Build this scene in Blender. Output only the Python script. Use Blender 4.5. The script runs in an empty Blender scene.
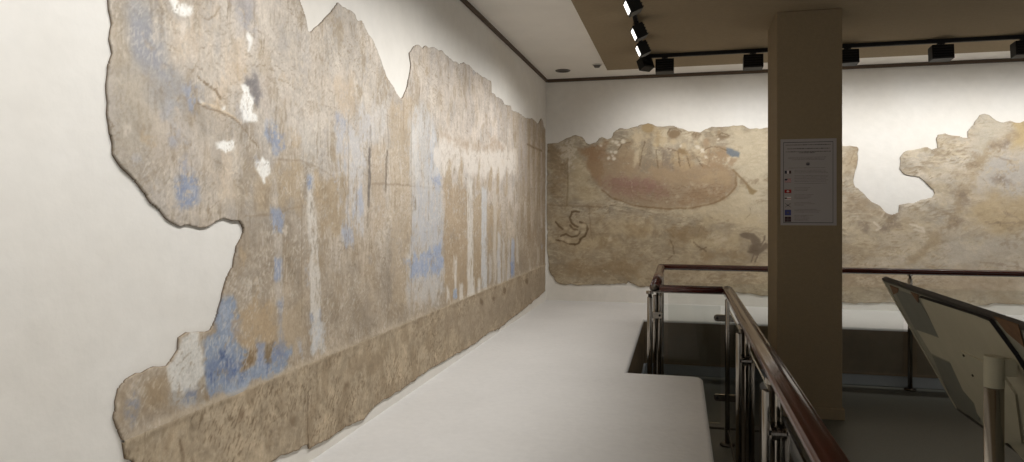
import bpy, bmesh, math, random
import numpy as np
from mathutils import Vector, Matrix
from mathutils.geometry import tessellate_polygon

random.seed(7)
S = bpy.context.scene
COL = S.collection

# ------------------------------------------------------------------ survey of the room
F = 682.67                      # focal length in pixels of the 1024 px wide frame (24 mm)
CX, HV = 512.0, 209.0           # principal column, horizon row
H = 1.60                        # eye height
TH = math.atan(167.0 / F)       # heading left of the +y axis
CT, ST = math.cos(TH), math.sin(TH)
XW = -1.533                     # left wall
YW = 7.97                       # back wall
ZC = 3.135                      # ceiling
LZ = 0.52                       # ledge height


def ray(u, v):
    r = (u - CX) / F
    return (r * CT - ST, r * ST + CT, (HV - v) / F)


def on_left(u, v):              # -> (y, z) on the left wall
    d = ray(u, v); t = XW / d[0]
    return (t * d[1], H + t * d[2])


def on_back(u, v):              # -> (x, z) on the back wall
    d = ray(u, v); t = YW / d[1]
    return (t * d[0], H + t * d[2])


def on_y(u, v, y):
    d = ray(u, v); t = y / d[1]
    return Vector((t * d[0], y, H + t * d[2]))


def on_plane(u, v, p, n):
    d = Vector(ray(u, v)); o = Vector((0, 0, H))
    t = (Vector(p) - o).dot(n) / d.dot(n)
    return o + d * t


# ------------------------------------------------------------------ materials
def lin(c):
    return tuple(((x / 255.0) / 12.92 if x / 255.0 <= 0.04045 else ((x / 255.0 + 0.055) / 1.055) ** 2.4) for x in c)


def nlin(a):
    a = np.asarray(a, float) / 255.0
    return np.where(a <= 0.04045, a / 12.92, ((a + 0.055) / 1.055) ** 2.4)


def mat(name, col, rough=0.6, metal=0.0, vary=0.0, scale=20.0, stretch=(1, 1, 1), bump=0.0, bscale=60.0,
        emit=0.0, spec=0.5, coat=0.0, detail=6.0):
    m = bpy.data.materials.new(name); m.use_nodes = True
    nt = m.node_tree; b = nt.nodes['Principled BSDF']
    c = lin(col)
    b.inputs['Base Color'].default_value = (*c, 1)
    b.inputs['Roughness'].default_value = rough
    b.inputs['Metallic'].default_value = metal
    b.inputs['Specular IOR Level'].default_value = spec
    b.inputs['Coat Weight'].default_value = coat
    if emit:
        b.inputs['Emission Color'].default_value = (1, .97, .92, 1)
        b.inputs['Emission Strength'].default_value = emit
    if vary or bump:
        tc = nt.nodes.new('ShaderNodeTexCoord'); mp = nt.nodes.new('ShaderNodeMapping')
        mp.inputs['Scale'].default_value = stretch
        nt.links.new(tc.outputs['Object'], mp.inputs['Vector'])
        if vary:
            n = nt.nodes.new('ShaderNodeTexNoise'); n.inputs['Scale'].default_value = scale
            n.inputs['Detail'].default_value = detail; n.inputs['Roughness'].default_value = 0.65
            nt.links.new(mp.outputs[0], n.inputs['Vector'])
            r = nt.nodes.new('ShaderNodeValToRGB')
            r.color_ramp.elements[0].position = 0.28; r.color_ramp.elements[1].position = 0.72
            r.color_ramp.elements[0].color = (*[x * (1 - vary) for x in c], 1)
            r.color_ramp.elements[1].color = (*[min(1, x * (1 + vary)) for x in c], 1)
            nt.links.new(n.outputs['Fac'], r.inputs[0]); nt.links.new(r.outputs[0], b.inputs['Base Color'])
        if bump:
            n2 = nt.nodes.new('ShaderNodeTexNoise'); n2.inputs['Scale'].default_value = bscale
            n2.inputs['Detail'].default_value = 5
            nt.links.new(mp.outputs[0], n2.inputs['Vector'])
            bp = nt.nodes.new('ShaderNodeBump'); bp.inputs['Strength'].default_value = bump
            bp.inputs['Distance'].default_value = 0.01
            nt.links.new(n2.outputs['Fac'], bp.inputs['Height']); nt.links.new(bp.outputs[0], b.inputs['Normal'])
    return m


def plaster_material(name, col, tint, big=0.9, fine=14, hue=0.5):
    """off-white trowelled wall plaster with faint stains"""
    m = bpy.data.materials.new(name); m.use_nodes = True
    nt = m.node_tree; b = nt.nodes['Principled BSDF']; L = nt.links
    b.inputs['Roughness'].default_value = 0.9; b.inputs['Specular IOR Level'].default_value = 0.15
    tc = nt.nodes.new('ShaderNodeTexCoord')
    n = nt.nodes.new('ShaderNodeTexNoise'); n.inputs['Scale'].default_value = big
    n.inputs['Detail'].default_value = 4; n.inputs['Roughness'].default_value = .55
    L.new(tc.outputs['Object'], n.inputs['Vector'])
    r = nt.nodes.new('ShaderNodeValToRGB')
    r.color_ramp.elements[0].position = .35; r.color_ramp.elements[1].position = .68
    r.color_ramp.elements[0].color = (*lin(col), 1); r.color_ramp.elements[1].color = (*lin(tint), 1)
    L.new(n.outputs['Fac'], r.inputs[0])
    n2 = nt.nodes.new('ShaderNodeTexNoise'); n2.inputs['Scale'].default_value = fine
    n2.inputs['Detail'].default_value = 6
    L.new(tc.outputs['Object'], n2.inputs['Vector'])
    mr = nt.nodes.new('ShaderNodeMapRange'); mr.inputs['To Min'].default_value = .93; mr.inputs['To Max'].default_value = 1.05
    L.new(n2.outputs['Fac'], mr.inputs['Value'])
    mx = nt.nodes.new('ShaderNodeVectorMath'); mx.operation = 'SCALE'
    L.new(r.outputs[0], mx.inputs[0]); L.new(mr.outputs[0], mx.inputs['Scale'])
    L.new(mx.outputs[0], b.inputs['Base Color'])
    bp = nt.nodes.new('ShaderNodeBump'); bp.inputs['Strength'].default_value = .25; bp.inputs['Distance'].default_value = .01
    L.new(n2.outputs['Fac'], bp.inputs['Height']); L.new(bp.outputs[0], b.inputs['Normal'])
    return m


def pigment_material(name, stretch):
    """painted clay plaster: the pigment laid on the surface, broken by fine procedural grain"""
    m = bpy.data.materials.new(name); m.use_nodes = True
    nt = m.node_tree; b = nt.nodes['Principled BSDF']; L = nt.links
    b.inputs['Roughness'].default_value = .95; b.inputs['Specular IOR Level'].default_value = .1
    at = nt.nodes.new('ShaderNodeAttribute'); at.attribute_name = 'pigment'
    tc = nt.nodes.new('ShaderNodeTexCoord'); mp = nt.nodes.new('ShaderNodeMapping'); mp.inputs['Scale'].default_value = stretch
    L.new(tc.outputs['Object'], mp.inputs['Vector'])
    n = nt.nodes.new('ShaderNodeTexNoise'); n.inputs['Scale'].default_value = 105; n.inputs['Detail'].default_value = 6
    n.inputs['Roughness'].default_value = .7
    L.new(mp.outputs[0], n.inputs['Vector'])
    mr = nt.nodes.new('ShaderNodeMapRange'); mr.inputs['From Min'].default_value = .3; mr.inputs['From Max'].default_value = .7
    mr.inputs['To Min'].default_value = .89; mr.inputs['To Max'].default_value = 1.11
    L.new(n.outputs['Fac'], mr.inputs['Value'])
    mx = nt.nodes.new('ShaderNodeVectorMath'); mx.operation = 'SCALE'
    L.new(at.outputs['Color'], mx.inputs[0]); L.new(mr.outputs[0], mx.inputs['Scale'])
    L.new(mx.outputs[0], b.inputs['Base Color'])
    bp = nt.nodes.new('ShaderNodeBump'); bp.inputs['Strength'].default_value = .3; bp.inputs['Distance'].default_value = .006
    L.new(n.outputs['Fac'], bp.inputs['Height']); L.new(bp.outputs[0], b.inputs['Normal'])
    return m


M = {}
M['plaster'] = plaster_material('wall_plaster', (232, 229, 223), (225, 220, 211))
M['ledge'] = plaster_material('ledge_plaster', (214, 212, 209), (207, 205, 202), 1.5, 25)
M['ceiling'] = mat('ceiling_paint', (240, 236, 229), .9, vary=.03, scale=3, spec=.2)
M['panel'] = mat('dark_ceiling_fabric', (152, 137, 113), .95, vary=.14, scale=30, stretch=(1, 6, 1), bump=.2, bscale=120, spec=.1)
M['pillar'] = mat('pillar_paint', (136, 121, 97), .85, vary=.05, scale=40, bump=.25, bscale=180, spec=.15)
M['trim'] = mat('dark_trim', (84, 68, 52), .7)
M['floor'] = mat('dark_floor', (92, 92, 84), .42, vary=.16, scale=60, bump=.1, bscale=160, spec=.4)
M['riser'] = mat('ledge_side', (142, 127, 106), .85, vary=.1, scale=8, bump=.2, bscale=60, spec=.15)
M['base'] = mat('skirting', (150, 156, 160), .35, vary=.06, scale=10)
M['wood'] = mat('mahogany', (74, 29, 21), .26, vary=.3, scale=18, stretch=(6, .5, 6), coat=.35)
M['steel'] = mat('brushed_steel', (158, 152, 144), .2, metal=1.0, vary=.06, scale=60, stretch=(8, 8, .4))
M['steel_dark'] = mat('clamp_steel', (96, 90, 82), .38, metal=1.0)
M['black'] = mat('black_metal', (14, 14, 14), .5, spec=.3)
M['black_soft'] = mat('black_fitting', (24, 23, 22), .6, spec=.3)
M['lens'] = mat('lit_lens', (240, 240, 235), .4, emit=2.2)
M['white'] = mat('white_plastic', (206, 202, 194), .6)
M['grey'] = mat('fixture_grey', (96, 92, 86), .5)
M['cream'] = mat('board_cream', (168, 162, 140), .75, vary=.06, scale=10)
M['backing'] = mat('board_backing', (134, 132, 116), .75, vary=.08, scale=9)
M['patchgrey'] = mat('board_grey_card', (108, 108, 98), .75, vary=.08, scale=14)
M['rust'] = mat('worn_brown', (104, 76, 50), .85, vary=.3, scale=50)
M['edge'] = mat('board_edge', (46, 40, 32), .5)
M['face'] = mat('board_face', (196, 190, 176), .5, vary=.05, scale=8)
M['paper'] = mat('poster_paper', (160, 154, 151), .7, vary=.02, scale=6)
M['ink'] = mat('ink_navy', (44, 42, 58), .7)
M['inkgrey'] = mat('ink_grey', (122, 116, 114), .7)
M['inkdark'] = mat('ink_dark', (88, 80, 82), .7)
M['red'] = mat('ink_red', (150, 34, 30), .7)
M['pale'] = mat('ink_white', (205, 200, 198), .7)
M['blue'] = mat('ink_blue', (62, 66, 120), .7)
M['maroon'] = mat('ink_maroon', (58, 36, 44), .7)


def glass_material():
    m = bpy.data.materials.new('clear_glass'); m.use_nodes = True
    nt = m.node_tree; nt.nodes.remove(nt.nodes['Principled BSDF'])
    out = nt.nodes['Material Output']
    t = nt.nodes.new('ShaderNodeBsdfTransparent'); t.inputs[0].default_value = (.955, .965, .955, 1)
    g = nt.nodes.new('ShaderNodeBsdfGlossy'); g.inputs['Roughness'].default_value = .03
    fr = nt.nodes.new('ShaderNodeFresnel'); fr.inputs[0].default_value = 1.5
    mx = nt.nodes.new('ShaderNodeMixShader')
    nt.links.new(fr.outputs[0], mx.inputs[0]); nt.links.new(t.outputs[0], mx.inputs[1]); nt.links.new(g.outputs[0], mx.inputs[2])
    nt.links.new(mx.outputs[0], out.inputs[0])
    return m


M['glass'] = glass_material()


# ------------------------------------------------------------------ mesh helpers
def link(name, me, m, parent=None):
    o = bpy.data.objects.new(name, me); COL.objects.link(o)
    if m is not None and not me.materials:
        me.materials.append(m)
    if parent is not None:
        o.parent = parent
    return o


def obj(name, bm, m, parent=None, smooth=False):
    me = bpy.data.meshes.new(name)
    bmesh.ops.recalc_face_normals(bm, faces=bm.faces)
    bm.to_mesh(me); bm.free()
    if smooth:
        for p in me.polygons: p.use_smooth = True
    return link(name, me, m, parent)


def thing(name, label, cat, loc=(0, 0, 0), group=None):
    o = bpy.data.objects.new(name, None); COL.objects.link(o)
    o.empty_display_size = .1; o.location = loc
    return tag(o, label, cat, group)


def tag(o, label, cat, group=None):
    o['label'] = label; o['category'] = cat
    if group: o['group'] = group
    return o


def struct(o):
    o['kind'] = 'structure'; return o


def add_box(bm, lo, hi, bev=0.0, mtx=None, seg=2):
    r = bmesh.ops.create_cube(bm, size=1.0)
    vs = r['verts']
    for v in vs:
        v.co = Vector([lo[i] + (v.co[i] + .5) * (hi[i] - lo[i]) for i in range(3)])
    if bev:
        es = list({e for v in vs for e in v.link_edges})
        g = bmesh.ops.bevel(bm, geom=es, offset=bev, segments=seg, affect='EDGES', profile=.5)
        vs = list({v for f in g['faces'] for v in f.verts} | {v for v in vs if v.is_valid})
    if mtx is not None:
        bmesh.ops.transform(bm, matrix=mtx, verts=vs)
    return vs


def add_cyl(bm, p0, p1, r, seg=24, r2=None, bev=0.0):
    p0 = Vector(p0); p1 = Vector(p1); d = p1 - p0
    q = d.to_track_quat('Z', 'Y').to_matrix().to_4x4()
    g = bmesh.ops.create_cone(bm, cap_ends=True, segments=seg, radius1=r, radius2=r if r2 is None else r2, depth=d.length)
    bmesh.ops.transform(bm, matrix=Matrix.Translation((p0 + p1) / 2) @ q, verts=g['verts'])
    return g['verts']


def add_prism(bm, pts, off):
    """extrude the planar polygon pts (3-D) by the vector off"""
    off = Vector(off)
    a = [bm.verts.new(p) for p in pts]; b = [bm.verts.new(Vector(p) + off) for p in pts]
    n = len(a)
    for i in range(n):
        bm.faces.new((a[i], a[(i + 1) % n], b[(i + 1) % n], b[i]))
    tri = tessellate_polygon([[Vector(p) for p in pts]])
    for t in tri:
        bm.faces.new([a[i] for i in t]); bm.faces.new([b[i] for i in reversed(t)])


def sweep(bm, prof, path, up=Vector((0, 0, 1))):
    """prof: list of (side, height); path: list of points, mitred"""
    path = [Vector(p) for p in path]; rings = []
    for i, p in enumerate(path):
        d0 = (path[i] - path[i - 1]).normalized() if i else None
        d1 = (path[i + 1] - path[i]).normalized() if i < len(path) - 1 else None
        if d0 is None: d = d1; k = 1
        elif d1 is None: d = d0; k = 1
        else:
            d = (d0 + d1).normalized(); k = 1 / max(.3, d.dot(d1))
        side = d.cross(up).normalized()
        rings.append([bm.verts.new(p + side * (s * k) + up * h) for s, h in prof])
    n = len(prof)
    for a, b in zip(rings, rings[1:]):
        for j in range(n):
            bm.faces.new((a[j], a[(j + 1) % n], b[(j + 1) % n], b[j]))
    bm.faces.new(rings[0]); bm.faces.new(list(reversed(rings[-1])))


# ------------------------------------------------------------------ setting: floor, walls, ceiling
XR, YF = 6.6, -2.2              # how far the hall is built to the right and behind


def slab(name, lo, hi, m, bev=0):
    bm = bmesh.new(); add_box(bm, lo, hi, bev)
    return struct(obj(name, bm, m))


slab('floor', (XW - .15, YF, -.1), (XR, YW + .15, 0), M['floor'])
slab('wall_left', (XW - .15, YF, 0), (XW, YW + .15, ZC + .02), M['plaster'])
slab('wall_back', (XW, YW, 0), (XR, YW + .15, ZC + .02), M['plaster'])
# ceiling: white margin and the darker fabric field set into it
slab('ceiling', (XW, YF, ZC), (XR, YW, ZC + .12), M['ceiling'])
slab('ceiling_panel', (-.765, YF, ZC - .012), (XR, 7.53, ZC + .002), M['panel'])
slab('trim_1', (XW, YF, ZC - .032), (XW + .02, YW, ZC), M['trim'])
slab('trim_2', (XW + .02, YW - .022, ZC - .036), (XR, YW, ZC), M['trim'])

# the plastered ledge that runs below the paintings, stepping out towards the viewer
LX0, LX1, LY0, LY1 = -.335, .148, 4.57, 6.80


def ledge():
    out = [(XW, YF)]
    out += [(LX1, YF)]
    r = .07                                        # rounded nose of the step
    for k in range(9):
        a = math.radians(90 * k / 8)
        out.append((LX1 - r + r * math.cos(a), LY0 - r + r * math.sin(a)))
    r = .03
    out += [(LX0, LY0), (LX0, LY1), (XR, LY1), (XR, YW), (XW, YW)]
    bm = bmesh.new()
    add_prism(bm, [Vector((x, y, 0)) for x, y in out], (0, 0, LZ))
    bmesh.ops.recalc_face_normals(bm, faces=bm.faces)
    bm.edges.ensure_lookup_table()
    es = [e for e in bm.edges if all(abs(v.co.z - LZ) < 1e-4 for v in e.verts)
          and len(e.link_faces) == 2 and abs(e.link_faces[0].normal.z - e.link_faces[1].normal.z) > .5
          and not all(v.co.y > YW - .01 for v in e.verts) and not all(v.co.x < XW + .01 for v in e.verts)]
    bmesh.ops.bevel(bm, geom=es, offset=.022, segments=3, affect='EDGES', profile=.5)
    o = obj('wall_ledge', bm, M['ledge'])
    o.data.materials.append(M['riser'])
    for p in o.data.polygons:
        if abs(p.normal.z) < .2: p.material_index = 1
    return struct(o)


ledge()
slab('baseboard_back', (LX0 + .02, LY1 - .025, 0), (XR, LY1, .095), M['base'], .006)
slab('baseboard_left', (LX0, LY0, 0), (LX0 + .02, LY1 - .025, .095), M['base'], .005)

# square pillar with its low skirting
PX0, PX1, PY0, PY1 = .735, 1.203, 5.62, 6.17
bm = bmesh.new()
add_box(bm, (PX0, PY0, 0), (PX1, PY1, ZC - .012), .006)
add_box(bm, (PX0 - .015, PY0 - .015, 0), (PX1 + .015, PY1 + .015, .085), .005)
struct(obj('pillar', bm, M['pillar']))


# ------------------------------------------------------------------ numpy noise
_rng = np.random.default_rng(11)
_TAB = _rng.random((64, 256, 256)).astype(np.float32)


_ANG = _TAB * 2 * np.pi
_GX = np.cos(_ANG).astype(np.float32); _GY = np.sin(_ANG).astype(np.float32)


def vnoise(x, y, seed=0):
    """gradient noise, 0..1"""
    gx = _GX[seed % 64]; gy = _GY[seed % 64]
    xi = np.floor(x).astype(int); yi = np.floor(y).astype(int)
    fx = x - xi; fy = y - yi
    u = fx * fx * fx * (fx * (fx * 6 - 15) + 10); v = fy * fy * fy * (fy * (fy * 6 - 15) + 10)
    def d(i, j):
        a = (xi + i) & 255; b = (yi + j) & 255
        return gx[a, b] * (fx - i) + gy[a, b] * (fy - j)
    r = (d(0, 0) * (1 - u) + d(1, 0) * u) * (1 - v) + (d(0, 1) * (1 - u) + d(1, 1) * u) * v
    return np.clip(.5 + r * .78, 0, 1)


def fbm(x, y, seed=0, oct=4, gain=.55):
    s = 0; a = 1; n = 0
    for k in range(oct):
        c, d = math.cos(.6 * k), math.sin(.6 * k)
        s = s + a * vnoise((x * c - y * d) * 2 ** k + 13.7 * k, (x * d + y * c) * 2 ** k + 7.3 * k, seed + k); n += a * a; a *= gain
    m = (1 - gain ** oct) / (1 - gain)
    return np.clip(.5 + (s - m * .5) / math.sqrt(n) * 1.05, 0, 1)


def sstep(a, b, x):
    t = np.clip((x - a) / (b - a + 1e-9), 0, 1)
    return t * t * (3 - 2 * t)


def poly_sd(P, poly):
    """signed distance (positive inside) of points P (N,2) to polygon"""
    poly = np.asarray(poly, float); n = len(poly)
    d2 = np.full(len(P), 1e9); ins = np.zeros(len(P), bool)
    for i in range(n):
        a = poly[i]; b = poly[(i + 1) % n]; e = b - a
        w = P - a
        t = np.clip((w @ e) / (e @ e + 1e-12), 0, 1)
        q = w - t[:, None] * e
        d2 = np.minimum(d2, (q * q).sum(1))
        c = (a[1] > P[:, 1]) != (b[1] > P[:, 1])
        if c.any():
            xx = a[0] + (P[:, 1] - a[1]) / (e[1] if abs(e[1]) > 1e-12 else 1e-12) * e[0]
            ins ^= c & (P[:, 0] < xx)
    d = np.sqrt(d2)
    return np.where(ins, d, -d)


def line_d(P, pts):
    pts = np.asarray(pts, float); d2 = np.full(len(P), 1e9)
    for a, b in zip(pts, pts[1:]):
        e = b - a; w = P - a
        t = np.clip((w @ e) / (e @ e + 1e-12), 0, 1)
        q = w - t[:, None] * e
        d2 = np.minimum(d2, (q * q).sum(1))
    return np.sqrt(d2)


class Paint:
    """pigment laid on a wall surface; shapes are given as surveyed outlines and mapped onto the wall"""
    def __init__(s, P, tomap, base, vs=1.0):
        s.P = P; s.map = tomap; s.C = np.tile(np.array(base, float), (len(P), 1)); s.k = 0; s.vs = vs

    def pts(s, px): return np.array([s.map(u, v) for u, v in px])

    def noise(s, f, seed=None, ax=1.0, ay=1.0, oct=4, P=None):
        s.k += 1
        P = s.P if P is None else P
        return fbm(P[:, 0] * f * ax + 40, P[:, 1] * f * ay + 40, s.k * 3 if seed is None else seed, oct)

    def blend(s, idx, m, col):
        m = m[:, None]
        s.C[idx] = s.C[idx] * (1 - m) + np.array(col, float) * m

    def fill(s, px, col, a=1.0, soft=.02, rough=.03, brk=0.0, f=9, ax=1.0, ay=1.0, thr=.5):
        q = s.pts(px); mg = soft + rough + .01
        lo = q.min(0) - mg; hi = q.max(0) + mg
        idx = np.where((s.P[:, 0] > lo[0]) & (s.P[:, 0] < hi[0]) & (s.P[:, 1] > lo[1]) & (s.P[:, 1] < hi[1]))[0]
        if not len(idx): return
        P = s.P[idx]
        sd = poly_sd(P, q) + (s.noise(f, ax=ax, ay=ay, P=P) - .5) * 2 * rough
        m = sstep(-soft, soft, sd) * a
        if brk:
            n = .55 * s.noise(f * 1.1, ax=ax, ay=ay, P=P) + .45 * s.noise(f * 4.5, ax=ax, ay=ay, oct=3, P=P)
            t = .5 + (brk - .58) * .48
            m = m * (.12 + .88 * sstep(t - .09, t + .10, n))
        s.blend(idx, m, col)

    def oval(s, c, r, col, n=18, **kw):
        s.fill([(c[0] + r[0] * math.cos(2 * math.pi * i / n), c[1] + r[1] * math.sin(2 * math.pi * i / n)) for i in range(n)], col, **kw)

    def line(s, px, w, col, a=1.0, brk=.3, wob=.006):
        q = s.pts(px)
        lo = q.min(0) - w * 3 - wob; hi = q.max(0) + w * 3 + wob
        idx = np.where((s.P[:, 0] > lo[0]) & (s.P[:, 0] < hi[0]) & (s.P[:, 1] > lo[1]) & (s.P[:, 1] < hi[1]))[0]
        if not len(idx): return
        P = s.P[idx].copy()
        P[:, 0] += (s.noise(14, P=P) - .5) * 2 * wob; P[:, 1] += (s.noise(14, P=P) - .5) * 2 * wob
        m = 1 - sstep(w * .4, w * 1.1, line_d(P, q))
        m = m * a * (1 - brk * sstep(.42, .58, s.noise(22, P=P)))
        s.blend(idx, m, col)

    def wash(s, px, col, a, soft=.15, rough=.12, f=4, brk=0.0, **kw):
        s.fill(px, col, a, soft, rough, brk, f, **kw)

    def cracks(s, n, region, col, seed, w=.004, L=.35, bias=0.0):
        r = random.Random(seed); lo, hi = region
        for _ in range(n):
            x = r.uniform(lo[0], hi[0]); y = r.uniform(lo[1], hi[1]); a = r.choice([0, math.pi / 2]) * bias + r.uniform(0, math.pi) * (1 - bias)
            pts = [(x, y)]
            for k in range(r.randint(3, 7)):
                a += r.uniform(-.7, .7); d = r.uniform(.2, 1) * L / 4
                x += d * math.cos(a); y += d * math.sin(a); pts.append((x, y))
            mp = s.map; s.map = lambda u, v: (u, v)
            s.line(pts, w * r.uniform(.5, 1.1), col, r.uniform(.2, .5), .6)
            s.map = mp

    def fleck(s, ang, fl, fa, thr, col, a, wmask=None):
        """short scratches along the direction ang"""
        c, d = math.cos(ang), math.sin(ang); s.k += 1
        q = s.P
        n = fbm((q[:, 0] * c + q[:, 1] * d) * fl + 70, (-q[:, 0] * d + q[:, 1] * c) * fa + 30, s.k * 3, 2)
        m = sstep(thr, thr + .14, n) * a
        m = m * (.12 + 1.2 * sstep(.42, .68, s.noise(4, oct=4)))
        if wmask is not None: m = m * wmask
        s.blend(np.arange(len(s.P)), np.clip(m, 0, 1), col)

    def speck(s, f, thr, col, a, ax=1, ay=1, wmask=None):
        n = s.noise(f, ax=ax, ay=ay, oct=3)
        m = sstep(thr, thr + .06, n) * a
        if wmask is not None: m = m * wmask
        s.blend(np.arange(len(s.P)), m, col)


def ragged(poly, step, amp, seed, f=11):
    """subdivide an outline and roughen it like broken plaster"""
    out = []; n = len(poly)
    for i in range(n):
        a = np.array(poly[i]); b = np.array(poly[(i + 1) % n]); L = np.linalg.norm(b - a); k = max(1, int(L / step))
        for j in range(k): out.append(a + (b - a) * j / k)
    q = np.array(out)
    q[:, 0] += (fbm(q[:, 0] * f + 50, q[:, 1] * f + 50, seed, 3) - .5) * 2 * amp
    q[:, 1] += (fbm(q[:, 0] * f + 90, q[:, 1] * f + 20, seed + 5, 3) - .5) * 2 * amp
    return q


def clip_z(poly, z, above):
    out = []; n = len(poly)
    for i in range(n):
        a = poly[i]; b = poly[(i + 1) % n]
        ia = (a[1] >= z) == above; ib = (b[1] >= z) == above
        if ia: out.append(a)
        if ia != ib:
            t = (z - a[1]) / (b[1] - a[1]); out.append((a[0] + (b[0] - a[0]) * t, z))
    return out


def plaster_sheet(name, poly, sx, sz, place, thick, paint, m, parent=None, relief=.004, edge_col=(70, 56, 42), seed=3, lip_z=None):
    """a sheet of painted plaster with the broken outline poly, standing `thick` proud of the wall.
    place(a, z, d) puts wall coordinates with distance d off the wall into the room"""
    A, Z = np.meshgrid(sx, sz, indexing='ij'); nx, nz = A.shape
    P = np.stack([A.ravel(), Z.ravel()], 1)
    q = np.asarray(poly); n = len(q)
    ins = np.zeros(len(P), bool)
    for j in range(nz):                                    # scan rows
        z = sz[j]; xs = []
        a = q; b = np.roll(q, -1, 0)
        c = (a[:, 1] > z) != (b[:, 1] > z)
        if not c.any(): continue
        xs = np.sort(a[c, 0] + (z - a[c, 1]) / (b[c, 1] - a[c, 1]) * (b[c, 0] - a[c, 0]))
        ins[np.arange(nx) * nz + j] = (np.searchsorted(xs, sx) % 2) == 1
    # distance to the outline in units of the local cell, near the outline only
    best = np.full((nx, nz), 9.0); tgt = P.reshape(nx, nz, 2).copy()
    dxs = np.gradient(sx); dz = sz[1] - sz[0]
    for i in range(n):
        a = q[i]; b = q[(i + 1) % n]
        i0 = np.searchsorted(sx, min(a[0], b[0])) - 2; i1 = np.searchsorted(sx, max(a[0], b[0])) + 2
        j0 = np.searchsorted(sz, min(a[1], b[1])) - 2; j1 = np.searchsorted(sz, max(a[1], b[1])) + 2
        i0 = max(i0, 0); j0 = max(j0, 0)
        if i0 >= i1 or j0 >= j1: continue
        sub = np.stack([A[i0:i1, j0:j1], Z[i0:i1, j0:j1]], -1)
        if sub.size == 0: continue
        sc = np.array([dxs[min(i0, nx - 1)], dz])
        e = (b - a) / sc; w = (sub - a) / sc
        t = np.clip((w @ e) / (e @ e + 1e-12), 0, 1)
        d = np.linalg.norm(w - t[..., None] * e, axis=-1)
        bb = best[i0:i1, j0:j1]; up = d < bb
        bb[up] = d[up]
        tgt[i0:i1, j0:j1][up] = (a + t[..., None] * (b - a))[up]
    snap = best < .62
    P2 = np.where(snap[..., None], tgt, P.reshape(nx, nz, 2)).reshape(-1, 2)
    ok = (ins.reshape(nx, nz) | snap)
    deep = ins.reshape(nx, nz) & ~snap
    qk = ok[:-1, :-1] & ok[1:, :-1] & ok[1:, 1:] & ok[:-1, 1:]
    qd = deep[:-1, :-1] | deep[1:, :-1] | deep[1:, 1:] | deep[:-1, 1:]
    qk &= qd
    ii, jj = np.where(qk)
    quads = np.stack([ii * nz + jj, (ii + 1) * nz + jj, (ii + 1) * nz + jj + 1, ii * nz + jj + 1], 1)
    used = np.unique(quads); rm = np.full(nx * nz, -1); rm[used] = np.arange(len(used))
    quads = rm[quads]; P2 = P2[used]
    # boundary edges
    e = np.concatenate([quads[:, [0, 1]], quads[:, [1, 2]], quads[:, [2, 3]], quads[:, [3, 0]]])
    key = np.sort(e, 1); code = key[:, 0].astype(np.int64) * 10000000 + key[:, 1]
    u, inv, cnt = np.unique(code, return_inverse=True, return_counts=True)
    be = e[cnt[inv] == 1]
    rel = (fbm(P2[:, 0] * 5 + 30, P2[:, 1] * 5 + 30, seed, 5) - .5) * 2 * relief
    rel += (fbm(P2[:, 0] * 28 + 30, P2[:, 1] * 28 + 30, seed + 9, 3) - .5) * relief * .5
    if lip_z is not None:                                  # the worn lip where field and dado meet
        rel += .003 * np.exp(-((P2[:, 1] - lip_z) / .018) ** 2) * (.5 + fbm(P2[:, 0] * 4, P2[:, 1] * 2, 40, 4))
    pc = Paint(P2, None, (128, 128, 128)); paint(pc)
    C = nlin(np.clip(pc.C, 0, 255)) / nlin(np.array([228.0])) * .80
    V = place(P2[:, 0], P2[:, 1], thick + rel)
    bv = np.unique(be); bm_ = np.full(len(P2), -1); bm_[bv] = np.arange(len(bv)) + len(P2)
    # rims: a rounded dark arris, then down to the wall
    Vb = place(P2[bv, 0], P2[bv, 1], np.full(len(bv), .0005))
    V = np.concatenate([V, Vb])
    rim = np.tile(nlin(np.array(edge_col, float)), (len(bv), 1))
    if lip_z is not None:
        at_lip = np.abs(P2[bv, 1] - lip_z) < .006
        rim[at_lip] = C[bv][at_lip]
    C[bv] = C[bv] * .8 + rim * .2
    C = np.concatenate([C, rim])
    if lip_z is not None:                                  # field and dado run on into each other
        be = be[~((np.abs(P2[be[:, 0], 1] - lip_z) < .006) & (np.abs(P2[be[:, 1], 1] - lip_z) < .006))]
    side = np.stack([be[:, 1], be[:, 0], bm_[be[:, 0]], bm_[be[:, 1]]], 1)
    Fq = np.concatenate([quads, side])
    me = bpy.data.meshes.new(name)
    me.vertices.add(len(V)); me.vertices.foreach_set('co', V.astype(np.float32).ravel())
    me.loops.add(Fq.size); me.loops.foreach_set('vertex_index', Fq.astype(np.int32).ravel())
    me.polygons.add(len(Fq)); me.polygons.foreach_set('loop_start', np.arange(0, Fq.size, 4, dtype=np.int32))
    me.polygons.foreach_set('loop_total', np.full(len(Fq), 4, np.int32))
    me.update(calc_edges=True); me.validate()
    at = me.color_attributes.new('pigment', 'FLOAT_COLOR', 'POINT')
    at.data.foreach_set('color', np.concatenate([C, np.ones((len(C), 1))], 1).astype(np.float32).ravel())
    return link(name, me, m, parent)


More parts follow.
